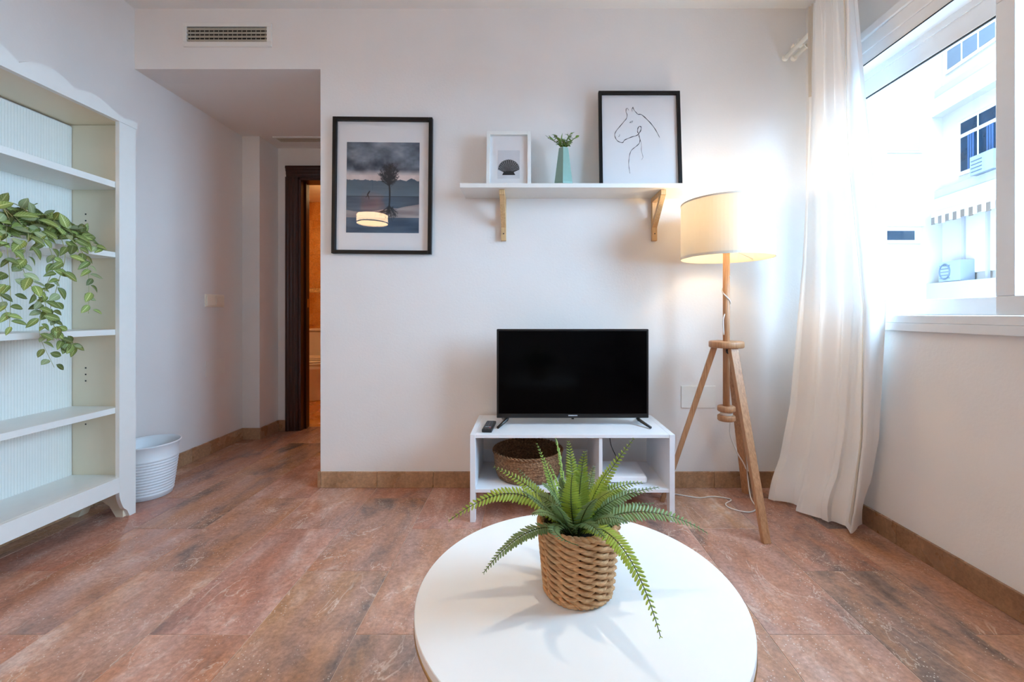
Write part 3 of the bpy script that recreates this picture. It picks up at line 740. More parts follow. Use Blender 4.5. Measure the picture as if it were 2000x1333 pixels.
# the mound of upright leaves
for i in range(130):
    a = random.random()**.8; x0 = random.uniform(-45, 165)
    top = 402+max(0, x0-40)*.42; yv = random.uniform(top, 462+max(0, x0-100)*.2)
    X = random.uniform(-1.96, -1.80)
    p = hv(x0, yv, X); p.z = max(p.z, 1.232) if p.x < -1.85 else p.z
    p.y = min(p.y, 1.88)
    d = Vector((random.uniform(-.3, .8), random.uniform(-.8, .9), random.uniform(-.35, .8)))
    nrm = Vector((random.uniform(.3, 1), random.uniform(-.8, .1), random.uniform(.2, 1)))
    put_leaf(lm[2] if random.random() < .14 else lm[random.randint(0, 1)], 'leaf', tpnt, p, d, nrm, random.uniform(.85, 1.2))
for i in range(10):
    e = hv(random.uniform(-20, 60), random.uniform(415, 450), random.uniform(-1.93, -1.84)); mid = (rim+e)/2+Vector((0, 0, .05))
    MB().tube(bez([rim, mid, e], 8), .0018, 5).build('vine', VINEM, tpnt, smooth=True)

# ------------------------------------------------------------------ waste bin
bn = thing('waste_bin', (-1.965, 2.185, 0), 'white ribbed round waste bin between the bookcase and the wall', 'bin')
prof = [(.098, 0), (.102, .002)]
for i in range(13):
    z = .018+i*.0145; r = .103+.033*z/.275
    prof += [(r, z), (r+.0035, z+.0045), (r+.0035, z+.0085), (r, z+.0115)]
prof += [(.132, .262), (.138, .268), (.140, .273), (.138, .277), (.134, .275), (.130, .262), (.099, .006), (0, .006)]
MB().lathe([(r*.98, z) for r, z in prof], 64, bn.location).build('bin_body', BIN, bn, smooth=True)

# ------------------------------------------------------------------ wall fittings
vt = thing('air_vent', ((446-CX)*YB/F, YB, 2.50), 'white air conditioning grille above the hall opening', 'vent')
def wpx(x, y, d=0): return (x-CX)*(YB-d)/F, H-(y-CY)*(YB-d)/F
x0, z1 = wpx(360, 47); x1, z0 = wpx(532, 93); a0, c1 = wpx(368, 54.5); a1, c0 = wpx(523, 84)
m = MB(); m.box(x0, x1, YB-.012, YB, c1, z1); m.box(x0, x1, YB-.012, YB, z0, c0); m.box(x0, a0, YB-.012, YB, c0, c1); m.box(a1, x1, YB-.012, YB, c0, c1)
m.build('frame', LACQ, vt, bev=.002)
MB().box(a0, a1, YB-.0006, YB-.0001, c0, c1).build('backing', DARKVOID, vt)
for i in range(4):
    zc = c1-(c1-c0)*(i+.62)/4; M = Matrix.Translation((0, YB-.0085, zc)) @ Matrix.Rotation(-.5, 4, 'X')
    MB().box(a0, a1, -.0050, .0050, -.0011, .0011, M).build('slat', SLATM, vt)
for i in range(17):
    xc = a0+(a1-a0)*(i+.5)/17; MB().box(xc-.0015, xc+.0015, YB-.0022, YB-.0008, c0, c1).build('fin', SLATM, vt)
vh = thing('ceiling_vent', (-1.62, 3.20, ZS), 'narrow slot vent in the hall ceiling before the bathroom', 'vent')
m = MB(); m.box(-1.90, -1.2, 3.15, 3.165, ZS-.008, ZS); m.box(-1.90, -1.2, 3.235, 3.25, ZS-.008, ZS); m.box(-1.90, -1.885, 3.165, 3.235, ZS-.008, ZS); m.build('frame', LACQ, vh)
MB().box(-1.885, -1.2, 3.165, 3.235, ZS-.003, ZS-.0005).build('backing', DARKVOID, vh)
for i in range(3): MB().box(-1.885, -1.2, 3.170+i*.023, 3.186+i*.023, ZS-.007, ZS-.004).build('slat', SLATM, vh)
def left_pt(x, y): Y = (XL)*F/(x-CX); return Y, H-(y-CY)*Y/F
ys0, zs1 = left_pt(399, 575); ys1, zs0 = left_pt(436, 600)
sw = thing('light_switch', (XL, (ys0+ys1)/2, (zs0+zs1)/2), 'beige double light switch on the left hall wall', 'switch')
zc = (zs0+zs1)/2
MB().box(XL, XL+.008, ys0, ys1, zc-.043, zc+.043).build('plate', BEIGEPL, sw, bev=.003)
for a, b in ((ys0+.008, (ys0+ys1)/2-.002), ((ys0+ys1)/2+.002, ys1-.008)): MB().box(XL+.008, XL+.014, a, b, zc-.034, zc+.034).build('rocker', BEIGEPL, sw, bev=.002)
ya, za = left_pt(400, 736); yb_, zb = left_pt(438, 766)
bp_ = MB().box(XL, XL+.005, ya, yb_, .52, .625).build('cover_plate', WALL, None, bev=.002); bp_['label'] = 'white blank cover plate low on the left hall wall'; bp_['category'] = 'cover plate'
bp_.data.materials.clear(); bp_.data.materials.append(LACQ)
x0, z1 = wpx(1330, 754); x1, z0 = wpx(1397, 797)
b_ = MB().box(x0, x1, YB-.006, YB, z0, z1).build('cover_plate', LACQ, None, bev=.002); tag(b_, 'white blank cover plate on the wall behind the lamp legs', 'cover plate')

# ------------------------------------------------------------------ framed pictures
def frame(root, w, h, bw, d, mat, M, matw=None, glass_on=True):
    """local x right, y depth (front is -y), z up, origin at bottom centre"""
    loc = root.location
    def B(name, mt, q, bev=.0012):
        mm = MB().box(*q, M=M); return mm.build(name, mt, root, bev=bev)
    B('frame_side', mat, (-w/2, -w/2+bw, -d, 0, 0, h)); B('frame_side', mat, (w/2-bw, w/2, -d, 0, 0, h))
    B('frame_rail', mat, (-w/2+bw, w/2-bw, -d, 0, 0, bw)); B('frame_rail', mat, (-w/2+bw, w/2-bw, -d, 0, h-bw, h))
    B('backing', PAPER, (-w/2+bw, w/2-bw, -.006, 0, bw, h-bw), 0)
    if glass_on: B('glass', PICGLASS, (-w/2+bw, w/2-bw, -.0135, -.0125, bw, h-bw), 0)

# landscape picture
pw, ph = .535, .735
pc = ((745-CX)*(YB-.02)/F, H-(496-CY)*(YB-.022)/F)
pic = thing('landscape_picture', (pc[0], YB-.001, pc[1]), 'large black framed lake landscape with a bare tree hanging on the wall', 'picture')
Mp = Matrix.Translation(pic.location) @ Matrix.Rotation(.009, 4, 'Y') @ Matrix.Rotation(-.004, 4, 'X')
frame(pic, pw, ph, .019, .026, BLACKF, Mp)
NX, NZ = 180, 224
img = np.zeros((NZ, NX, 3)); yy, xx = np.mgrid[0:NZ, 0:NX]; U = xx/(NX-1); V = yy/(NZ-1)      # V down
def fnoise(sx, sy, oct=5, seed=0):
    r = np.random.default_rng(seed); out = np.zeros((NZ, NX)); amp = 1; tot = 0
    for o in range(oct):
        gx, gy = int(sx*2**o)+2, int(sy*2**o)+2; g = r.random((gy, gx))
        X_ = U*(gx-1.001); Y_ = V*(gy-1.001); xi = X_.astype(int); yi = Y_.astype(int); fx = X_-xi; fy = Y_-yi
        fx = fx*fx*(3-2*fx); fy = fy*fy*(3-2*fy)
        out += amp*(g[yi,xi]*(1-fx)*(1-fy)+g[yi,xi+1]*fx*(1-fy)+g[yi+1,xi]*(1-fx)*fy+g[yi+1,xi+1]*fx*fy); tot += amp; amp *= .55
    return out/tot
def S3(r, g, b): return np.array([r, g, b], float)
n1 = fnoise(3, 7, 5, 3)[..., None]; n2 = fnoise(6, 3, 5, 5)[..., None]; n3 = fnoise(2, 22, 4, 8)[..., None]
sky = S3(84,92,102)+(n1-.5)*120
Vv = V[..., None]
glow = np.clip((Vv-.30)/.07, 0, 1)*np.clip((.42+.04-Vv)/.04, 0, 1)
dark = np.exp(-((Vv-.25-.05*(n2-.5)*4)/.06)**2)
sky = sky-dark*34
sky = sky*(1-.85*glow)+(S3(176,160,154)+(n2-.5)*50)*.85*glow
img[:] = sky
hor = .415+.02*(fnoise(14, 1, 4, 9)-.5)*2+.02*np.clip((U-.72)/.1, 0, 1)*np.sin(U*40)*.6
hill = (V > hor) & (V <= .60)
fh = np.clip((V-.41)/.19, 0, 1)[..., None]
img[hill] = ((S3(58,70,80)*(1-fh)+S3(78,92,102)*fh)+(n3-.5)*16)[hill]
wat = V > .60
wl = S3(62,74,86)+(n3-.5)*36
refl_line = .60+.15+.02*np.sin(U*7)-np.clip((U-.7)/.3, 0, 1)*.08
rg = ((V > refl_line) & (V < .83))[..., None]
wl = np.where(rg, S3(150,142,142)*.8+(n3-.5)*60, wl)
lo = np.clip((Vv-.83)/.05, 0, 1); wl = wl*(1-lo)+(S3(52,66,82)+(n3-.5)*40)*lo
img[wat] = wl[wat]
img[(V > .592) & (V < .604)] = S3(44,54,62)
# bare tree and its reflection
tr_r = random.Random(5)
def stroke(x0, y0, x1, y1, w, col, al):
    n = max(2, int(math.hypot(x1-x0, y1-y0)*2))
    for i in range(n+1):
        t = i/n; cx = x0+(x1-x0)*t; cy = y0+(y1-y0)*t; r = int(w)+1
        for b in range(int(cy)-r, int(cy)+r+2):
            for a in range(int(cx)-r, int(cx)+r+2):
                if 0 <= a < NX and 0 <= b < NZ:
                    dd = math.hypot(a-cx, b-cy); k = max(0, min(1, w+.5-dd))*al
                    if k > 0: img[b, a] = img[b, a]*(1-k)+col*k
def branch(x, y, ang, ln, w, dep, flip, col, al):
    x1 = x+math.sin(ang)*ln; y1 = y-math.cos(ang)*ln*flip
    stroke(x, y, x1, y1, w, col, al)
    if dep == 0: return
    for q in range(3):
        branch(x1, y1, ang+tr_r.uniform(-.75, .75), ln*tr_r.uniform(.62, .85), w*.66, dep-1, flip, col, al)
tx, ty = .592*NX, .598*NZ
def curve_stroke(x0, y0, x1, y1, w, al, flip=1, col=S3(26,29,33)):
    mx_, my_ = (x0+x1)/2+tr_r.uniform(-3, 3), (y0+y1)/2+tr_r.uniform(-3, 3)
    stroke(x0, y0, mx_, my_, w, col, al); stroke(mx_, my_, x1, y1, w*.75, col, al)
    return mx_, my_
def bare_tree(bx, by, hgt, flip, dens, al):
    U_ = hgt; stroke(bx, by, bx-1, by-flip*.42*U_, 1.7, S3(26,29,33), al); stroke(bx-1, by-flip*.4*U_, bx-3, by-flip*.7*U_, 1.1, S3(26,29,33), al)
    for q in range(dens):
        a = tr_r.uniform(-1, 1); rr = tr_r.random()**.6
        th = tr_r.uniform(0, 2*PI); ex = bx-2+.135*NX*rr*math.cos(th); ey = by-flip*(.67*U_+.33*U_*rr*math.sin(th))
        s0 = tr_r.uniform(.30, .62); sx, sy = bx-2*s0, by-flip*s0*U_
        if (ey-sy)*flip > 0 and tr_r.random() < .6: ey = sy-(ey-sy)
        m0, m1 = curve_stroke(sx, sy, ex, ey, tr_r.uniform(.4, .8), al*tr_r.uniform(.6, .95))
        for w_ in range(4):
            t0 = tr_r.random(); px0, py0 = m0+(ex-m0)*t0, m1+(ey-m1)*t0
            stroke(px0, py0, px0+tr_r.uniform(-7, 7), py0-flip*tr_r.uniform(-1, 7), .32, S3(28,32,36), al*.7)
bare_tree(tx, ty, .365*NZ, 1, 80, .95)
for q in range(260):
    th = tr_r.uniform(0, 2*PI); rr = tr_r.random()**.55
    cx_, cy_ = tx-2+.125*NX*rr*math.cos(th), ty-.365*NZ*(.66+.34*rr*math.sin(th))
    for w_ in range(2): stroke(cx_, cy_, cx_+tr_r.uniform(-5, 5), cy_+tr_r.uniform(-6, 3), .3, S3(30,33,37), .62)
bare_tree(tx, ty+2, .26*NZ, -1, 36, .6)
# small perched bird shape on the left
for q in ((57,118,52,126,1.3), (52,126,55,133,1.0), (53,127,48,133,.6), (55,133,56,138,.6)): stroke(q[0], q[1]+3, q[2], q[3]+3, q[4], S3(24,28,32), .85)
img = np.clip(img*1.28+6, 0, 255)/255
imgl = np.where(img <= .04045, img/12.92, ((img+.055)/1.055)**2.4)
sw_, sh_ = .393, .49
mm = MB(); pz0 = .115
rows = [[Mp @ Vector((-sw_/2+sw_*i/(NX-1), -.0075, pz0+sh_*(1-j/(NZ-1)))) for i in range(NX)] for j in range(NZ)]
mm.grid(rows); mm.f = [f[::-1] for f in mm.f]
pr = mm.build('photo_print', PHOTO, pic)
at = pr.data.color_attributes.new('print', 'FLOAT_COLOR', 'POINT')
cc = np.ones((NZ*NX, 4), 'f'); cc[:, :3] = imgl.reshape(-1, 3); at.data.foreach_set('color', cc.ravel())

# shelf and its brackets
SZ = 1.586
sh = MB().box(-.329, .872, YB-.20, YB, SZ-.022, SZ).build('wall_shelf', LACQ, None, bev=.0015, origin=(.27, YB-.1, SZ-.022)); tag(sh, 'long white shelf on two wooden brackets above the television', 'shelf')
for X, lab in ((-.122, 'wooden triangular bracket under the shelf beneath the shell picture'), (.688, 'wooden triangular bracket under the shelf beside the lamp shade')):
    br = thing('shelf_bracket', (X, YB, 1.335), lab, 'bracket', 'wooden brackets of the wall shelf')
    w = .0135; zt = SZ-.0225
    MB().box(X-w, X+w, YB-.172, YB-.001, zt-.026, zt).build('arm', BIRCH, br, bev=.002)
    MB().box(X-w, X+w, YB-.026, YB-.001, zt-.232, zt-.0262).build('upright', BIRCH, br, bev=.002)
    poly = [(YB-.168, zt-.0264), (YB-.134, zt-.0264), (YB-.0262, zt-.128), (YB-.0262, zt-.162)]
    mm = MB().prism(poly, X-w*.95, X+w*.95, 'x'); mm.build('strut', BIRCH, br, bev=.0015)
    mm = MB().lathe([(0, 0), (.0032, 0), (.0032, .002), (0, .002)], 12); o = mm.build('screw', BLKPL, br, origin=(0,0,0)); o.location = Vector((X, YB-.0262, zt-.195))-br.location; o.rotation_euler = (PI/2, 0, 0)

# shell picture
def lean(xc, ybot, a): return Matrix.Translation((xc, ybot, SZ+.0008)) @ Matrix.Rotation(-a, 4, 'X')
shp = thing('shell_picture', ((993.5-CX)*2.17/F, 2.165, SZ), 'small white framed print of a grey scallop shell on the shelf', 'picture')
sM = lean(shp.location.x, 2.175, .12)
frame(shp, .23, .303, .0185, .022, LACQ, sM)
MB().box(-.0570, .0570, -.0075, -.0062, .052, .205, sM).build('print_sheet', GREYP, shp)
hz = .082; NR = 15
def shell_R(a): return .073-.0150*(a/1.27)**2
mm = MB()
for k in range(NR):                                   # ribs of the fan
    a0 = -1.27+2.54*k/NR; a1 = -1.27+2.54*(k+.60)/NR; am = (a0+a1)/2
    pts = [(.010*math.sin(am), hz+.006)]
    for a, q in ((a0, .955), ((a0+am)/2, 1), (am, 1.02), ((a1+am)/2, 1), (a1, .955)):
        pts.append((shell_R(a)*q*math.sin(a), hz+shell_R(a)*q*math.cos(a)))
    mm.prism(pts, -.0082, -.0076, 'y', sM)
mm.build('shell_ribs', SHELLM, shp)
mm = MB(); pts = [(shell_R(a)*.985*math.sin(a), hz+shell_R(a)*.985*math.cos(a)) for a in np.linspace(-1.26, 1.26, 30)]
mm.prism([(-.010, hz-.004)]+pts+[(.010, hz-.004)], -.0078, -.0074, 'y', sM); mm.build('shell_body', SHELLD, shp)
mm = MB(); mm.prism([(-.034, hz-.012), (.034, hz-.012), (.026, hz+.004), (.012, hz+.010), (-.012, hz+.010), (-.026, hz+.004)], -.0083, -.0075, 'y', sM); mm.build('shell_hinge', SHELLD, shp)

# horse drawing
hs = thing('horse_picture', ((1251-CX)*2.2/F, 2.20, SZ), 'black framed line drawing of a horse head leaning on the shelf', 'picture')
hM = lean(hs.location.x, 2.205, .075)
frame(hs, .43, .532, .0165, .022, BLACKF, hM)
lines = [
 ([(1265,240),(1264,262),(1272,285),(1268,312),(1250,335),(1222,370),(1195,405),(1186,430),(1192,455),(1206,475),(1228,486),(1245,486),(1256,470),(1280,458),(1310,446),(1340,437),(1355,425),(1370,400),(1373,375),(1360,370),(1350,385),(1348,408),(1356,425),(1360,445),(1366,465),(1362,490),(1345,510),(1325,526),(1305,545),(1294,575),(1289,610),(1288,645),(1292,680),(1298,710)], 1.0),
 ([(1312,228),(1322,250),(1340,272),(1352,282),(1372,283),(1400,305),(1430,335),(1458,368),(1480,402),(1495,430),(1506,452)], 1.0),
 ([(1312,228),(1306,248),(1308,260)], .7), ([(1265,240),(1275,238),(1282,252)], .55),
 ([(1290,345),(1300,335),(1315,330)], .7), ([(1294,343),(1306,342),(1312,336)], .5),
 ([(1212,445),(1219,440),(1221,428)], .6), ([(1366,460),(1376,500),(1376,540),(1384,575),(1388,595),(1378,612)], .45)]
mm = MB()
for pts, w in lines:
    q = [((x-(1352+(y-120)*.031))*.000742, .532-(y-120)*.000752) for x, y in pts]
    C_ = catmull([Vector((a, 0, b)) for a, b in q], 6); m_ = len(C_); rb = []
    for i, p in enumerate(C_):
        t = (C_[min(i+1, m_-1)]-C_[max(i-1, 0)]).normalized(); s = Vector((t.z, 0, -t.x))
        ww = .0017*w*(.55+.45*math.sin(PI*i/(m_-1)))*(1+.3*math.sin(i*.7)); rb.append((p+s*ww, p-s*ww))
    mm.grid([[hM @ Vector((a.x, -.0068, a.z)), hM @ Vector((b.x, -.0068, b.z))] for a, b in rb])
mm.build('horse_drawing', INK, hs)

# vase with sprigs
VX, VY = (1101-CX)*2.17/F, 2.17
vs = thing('faceted_vase', (VX, VY, SZ), 'teal faceted vase with green sprigs on the shelf', 'vase')
mm = MB(); n = 6; ring = [(.044, 0, 0), (.052, .024, .26), (.027, .205, 0), (.022, .205, 0), (.018, .15, 0), (.016, .12, 0)]
for r, z, ph_ in ring:
    for k in range(n):
        a = 2*PI*k/n+.35; mm.v.append((VX+r*math.cos(a), VY+r*math.sin(a), SZ+.0006+z))
for i in range(len(ring)-1):
    for k in range(n):
        l = (k+1) % n; mm.f.append((i*n+k, i*n+l, (i+1)*n+l, (i+1)*n+k))
mm.f.append(tuple(range(n))[::-1]); mm.build('vase_body', TEAL, vs)
sl = leaf_mesh('sprig_leaf', .026, .012, SPRIG, .3, .3); slp = leaf_mesh('sprig_leaf', .022, .013, LEAFP, .3, .2)
for tip in ((1068,272),(1084,268),(1096,275),(1112,265),(1122,272),(1116,280),(1105,284)):
    e = px(tip[0]+2, tip[1]-2, VY-.005+random.uniform(-.02, .02)); b0 = Vector((VX, VY, SZ+.17)); b1 = Vector((VX+random.uniform(-.008,.008), VY, SZ+.215))
    Q = bez([b0, b1, (b1+e)/2+Vector((0,0,.008)), e], 8); MB().tube(Q, .0013, 5).build('sprig_stem', STEMM, vs, smooth=True)
    for i in range(15):
        p = Q[3+i % 6]; a = random.uniform(0, 2*PI)
        put_leaf(slp if random.random() < .3 else sl, 'sprig_leaf', vs, p, Vector((math.cos(a)*.8, math.sin(a)*.8, random.uniform(.2, 1))), Vector((random.uniform(-.5,.5), -.6, .8)), random.uniform(.9, 1.4))

# ------------------------------------------------------------------ television bench and what stands on it
T0, T1, TY0, TY1, TZ = -.2536, .6690, 1.895, 2.262, .395
tv = thing('tv_bench', ((T0+T1)/2, (TY0+TY1)/2, 0), 'low white television bench with two open compartments', 'tv bench')
th = .016
def side(x0, x1):
    poly = [(TY0, 0), (TY0, TZ), (TY1, TZ), (TY1, 0), (TY1-.05, 0), (TY1-.075, .125), (TY0+.045, .125), (TY0+.03, 0)]
    MB().prism(poly, x0, x1, 'x').build('side_panel', MELA, tv, bev=.001)
side(T0, T0+.024); side(T1-.024, T1)
MB().box(T0+.0242, T1-.0242, TY0+.002, TY1, TZ-th, TZ-.0005).build('top_board', MELA, tv, bev=.001)
MB().box(T0+.0242, T1-.0242, TY0+.004, TY1-.01, .132, .148).build('bottom_shelf', MELA, tv, bev=.001)
MB().box(.328, .344, TY0+.006, TY1-.01, .1482, TZ-th-.0002).build('divider', MELA, tv, bev=.001)
MB().box(T0+.0242, .3278, TY1-.014, TY1-.006, .1482, .215).build('back_rail', MELA, tv, bev=.001)
# television
tx0, tx1, tz0, tz1, tyf = -.1455, .5995, .4285, .865, 2.06
te = thing('television', ((tx0+tx1)/2, tyf+.03, TZ), 'black flat screen television on the white bench', 'television')
MB().box(tx0, tx1, tyf, tyf+.022, tz0, tz1).build('bezel', TVB, te, bev=.004)
MB().box(tx0+.03, tx1-.03, tyf+.0221, tyf+.062, tz0+.02, tz1-.12).build('rear_housing', BLKPL, te, bev=.008)
MB().box(tx0+.0105, tx1-.0105, tyf-.0012, tyf-.0002, tz0+.023, tz1-.010).build('screen', SCREEN, te)
MB().box(tx0+.005, tx1-.005, tyf-.003, tyf-.0003, tz0+.003, tz0+.0215).build('lower_bezel', TVB, te, bev=.001)
xm = (tx0+tx1)/2; lg = MB()
for i in range(9): lg.box(xm-.0215+i*.005, xm-.0215+i*.005+.0036, tyf-.0035, tyf-.0029, tz0+.011, tz0+.0165)
lg.build('logo', LOGOM, te)
MB().box(xm-.006, xm+.006, tyf-.003, tyf+.008, tz0-.005, tz0+.002).build('sensor', TVB, te, bev=.001)
for x, sg in ((tx0+.035, -1), (tx1-.035, 1)):
    ft = MB(); zt = TZ-.0003
    ft.tube([(x-sg*.02, tyf+.012, tz0+.004), (x-sg*.014, tyf+.0, tz0-.008), (x+sg*.025, tyf-.07, zt+.006)], [.0085, .0085, .006], 8)
    ft.tube([(x-sg*.02, tyf+.012, tz0+.004), (x-sg*.01, tyf+.03, tz0-.008), (x+sg*.012, tyf+.11, zt+.006)], [.0085, .0085, .006], 8)
    ft.build('foot', TVB, te, smooth=True)
# remote
rc = thing('remote_control', (px(956, 831, 2.02).x, 2.0, TZ), 'black remote control lying on the bench beside the television', 'remote control')
RM = Matrix.Translation((px(956, 831, 2.02).x, 2.005, TZ-.0003)) @ Matrix.Rotation(-.06, 4, 'Z')
MB().box(-.0235, .0235, -.078, .078, 0, .016, RM).build('casing', BLKPL, rc, bev=.004)
bt = MB()
for r in range(9):
    for c in range(3): 
        if r in (1,) : continue
        bt.box(-.017+c*.012, -.009+c*.012, -.066+r*.0155, -.057+r*.0155, .016, .018, RM)
bt.build('buttons', GREYBT, rc)
MB().box(.006, .015, -.054, -.046, .016, .0184, RM).build('red_button', REDBT, rc); MB().box(-.014, .014, -.036, -.033, .0158, .0172, RM).build('label_strip', LOGOM, rc)
# seagrass basket
bk = thing('seagrass_basket', (.008, 2.078, .148), 'round brown seagrass basket in the left compartment of the bench', 'basket')
RB = .170
MB().lathe([(.135, .002), (.150, .004), (.160, .03), (.167, .08), (RB, .122), (.163, .125), (.158, .08), (.150, .03), (.135, .010), (0, .010)], 72, bk.location).build('basket_body', SEAG, bk, smooth=True)
for q in range(2):
    mm = MB(); mm.tube([(bk.location.x+(RB-.003+.004*math.sin(26*a+q*PI))*math.cos(a), bk.location.y+(RB-.003+.004*math.sin(26*a+q*PI))*math.sin(a), .148+.124+.004*math.cos(26*a+q*PI)) for a in np.linspace(0, 2*PI, 200, endpoint=False)], .0045, 6, closed=True); mm.build('braided_rim', SEAG, bk, smooth=True)
# router
ro = thing('router', (px(1233, 930, 2.05).x, 2.06, .148), 'flat white router in the right compartment of the bench', 'router')
X = .468; RMx = Matrix.Translation((.462, 2.06, .1482)) @ Matrix.Rotation(-.03, 4, 'Z')
MB().box(-.103, .103, -.105, .105, .003, .036, RMx).build('casing', WHITEPL, ro, bev=.010)
for a, b in ((-.08, -.08), (.08, -.08), (-.08, .08), (.08, .08)): MB().box(a-.008, a+.008, b-.008, b+.008, 0, .005, RMx).build('foot', WHITEPL, ro)
sl_ = MB()
for i in range(14): sl_.box(-.085+i*.013, -.079+i*.013, -.075, .075, .0358, .0366, RMx)
sl_.build('vent_ribs', WHITEPL, ro)
MB().box(.345, .356, 2.03, 2.10, .1485, .185).build('power_adapter', BLKPL, None, bev=.002); tag([o for o in COL.objects if o.name.startswith('power_adapter')][-1], 'small black power adapter beside the white router', 'adapter')
cb = MB().tube(catmull([(.44, 2.24, .385-.01), (.442, 2.235, .30), (.45, 2.23, .24), (.47, 2.19, .19), (.475, 2.175, .17)], 8), .0022, 6).build('router_cable', CORDB, None, smooth=True); tag(cb, 'thin black cable hanging behind the white router', 'cable')
c2 = MB().tube(catmull([(.672, 2.255, .06), (.70, 2.25, .085), (.718, 2.25, .07), (.712, 2.25, .045), (.685, 2.25, .025), (.675, 2.252, .01)], 8), .0028, 6).build('power_cable', CORDB, None, smooth=True); tag(c2, 'short black cable loop on the skirting beside the bench', 'cable')

# ------------------------------------------------------------------ floor lamp
LX, LY = .955, 2.01
fp = thing('floor_lamp', (LX, LY, 0), 'wooden tripod floor lamp with a white drum shade', 'lamp')
DZ_ = .794
MB().lathe([(0, -.015), (.074, -.015), (.078, -.011), (.078, .011), (.074, .015), (0, .015)], 48, (LX, LY, DZ_)).build('disc', OAK, fp, smooth=True)
MB().tube([(LX, LY, .47), (LX, LY, 1.33)], .0155, 20).build('pole', OAK, fp, smooth=True)
for zc in (.487, .443): MB().lathe([(0, -.013), (.036, -.013), (.040, -.009), (.040, .009), (.036, .013), (0, .013)], 40, (LX, LY, zc)).build('pole_disc', OAK, fp, smooth=True)
MB().lathe([(.0, -.01), (.026, -.01), (.028, 0), (.026, .01), (0, .01)], 32, (LX, LY, .465)).build('cord_coil', CORDW, fp, smooth=True)
for fx, fy in ((.983, 1.725), (1.150, 2.205), (.683, 2.115)):
    a = Vector((fx-LX, fy-LY, 0)).normalized(); top = Vector((LX, LY, DZ_-.012))+a*.052; bot = Vector((fx, fy, 0))
    d = (bot-top); t = Vector((-a.y, a.x, 0)); mm = MB(); vs_ = []
    for p, hw_, hd in ((top, .019, .014), (bot, .0165, .011)):
        for s1, s2 in ((-1,-1), (1,-1), (1,1), (-1,1)): vs_.append(p+t*s1*hw_+a*s2*hd)
    mm.add(vs_, [(0,3,2,1), (4,5,6,7), (0,1,5,4), (1,2,6,5), (2,3,7,6), (3,0,4,7)]); mm.build('leg', OAK, fp, bev=.003)
o = MB().tube([(LX, LY-.016, DZ_-.03), (LX-.012, LY-.045, DZ_-.032)], .010, 12).build('knob', BLKPL, fp, smooth=True)
ZB, ZT, RS = 1.203, 1.470, .2045
def ringwall(r0, r1, z0, z1): return MB().lathe([(r1, z0), (r1, z1), (r0, z1), (r0, z0)], 80, (LX, LY, 0), closed=True)
ringwall(RS-.0012, RS, ZB, ZT).build('shade', SHADE, fp, smooth=False)
SHTRIM = plain('shade_trim_tape', lin(226, 216, 200), .8, noise=.03)
for z0, z1 in ((ZB, ZB+.012), (ZT-.008, ZT)):
    ringwall(RS+.0002, RS+.0012, z0, z1).build('shade_trim', SHTRIM, fp)
for q in range(3):
    a = q*2*PI/3+.5; MB().tube([(LX, LY, ZB+.055), (LX+(RS-.002)*math.cos(a), LY+(RS-.002)*math.sin(a), ZB+.012)], .002, 6).build('shade_spoke', CORDW, fp)
MB().tube([(LX, LY, 1.23), (LX, LY, 1.285)], .020, 16).build('socket', WHITEPL, fp, smooth=True)
BULB = emit('warm_bulb', (1, .80, .52, 1), 15)
MB().lathe([(0, 0), (.013, 0), (.014, .02), (.026, .045), (.030, .065), (.026, .085), (.014, .097), (0, .1)], 24, (LX, LY, 1.286)).build('bulb', BULB, fp, smooth=True)
ld = bpy.data.lights.new('floor_lamp_light', 'POINT'); ld.energy = 3.0; ld.color = (1, .74, .44); ld.shadow_soft_size = .03
lo_ = bpy.data.objects.new('floor_lamp_light', ld); COL.objects.link(lo_); lo_.location = (LX, LY, 1.345+.07)
# cord: spirals the pole, drops to the floor and runs off behind the bench
sp = [(LX+.0175*math.cos(a), LY+.0175*math.sin(a), 1.12-.02*i) for i, a in enumerate(np.linspace(-1, 6.5, 8))]
sp += [(LX-.019, LY-.012, .92), (LX-.018, LY-.012, .84)]
MB().tube(catmull(sp, 6), .0032, 6).build('cord', CORDW, fp, smooth=True)
P3 = [(LX+.004, LY-.03, .43)]+[tuple(px(x, y, Y)) for x, y, Y in ((1426,850,2.03),(1440,885,2.06),(1452,905,2.12),(1459,925,2.17))]+[(1.135, 2.13, .01), (1.11, 2.03, .0035), (1.05, 1.985, .0035), (.985, 2.02, .0035), (.98, 2.07, .0035), (1.03, 2.12, .0035), (.96, 2.155, .0035), (.88, 2.14, .0035), (.80, 2.17, .0035), (.73, 2.20, .0035), (.69, 2.16, .0035)]
MB().tube(catmull(P3, 6), .0030, 6).build('cord', CORDW, fp, smooth=True)

# ------------------------------------------------------------------ coffee table
CXT, CYT, CZT, RT = .097, .801, .4205, .300
tb_ = thing('coffee_table', (CXT, CYT, 0), 'round white coffee table with a gold wire base', 'table')
MB().lathe([(0, -.016), (RT-.001, -.016), (RT, -.015), (RT, -.001), (RT-.001, 0), (0, 0)], 128, (CXT, CYT, CZT)).build('table_top', TABLET, tb_, smooth=False)
def ring(r, z, t): return MB().tube([(CXT+r*math.cos(a), CYT+r*math.sin(a), z) for a in np.linspace(0, 2*PI, 96, endpoint=False)], t, 8, closed=True)
ring(RT-.004, CZT-.021, .005).build('rim_ring', GOLD, tb_, smooth=True)
ring(.19, .006, .0055).build('foot_ring', GOLD, tb_, smooth=True)
for i in range(14):
    a = 2*PI*i/14; b = 2*PI*(i+.55)/14; c = 2*PI*(i-.55)/14
    top = (CXT+(RT-.005)*math.cos(a), CYT+(RT-.005)*math.sin(a), CZT-.022)
    for e in (b, c): MB().tube([top, (CXT+.19*math.cos(e), CYT+.19*math.sin(e), .007)], .0028, 6).build('wire', GOLD, tb_, smooth=True)

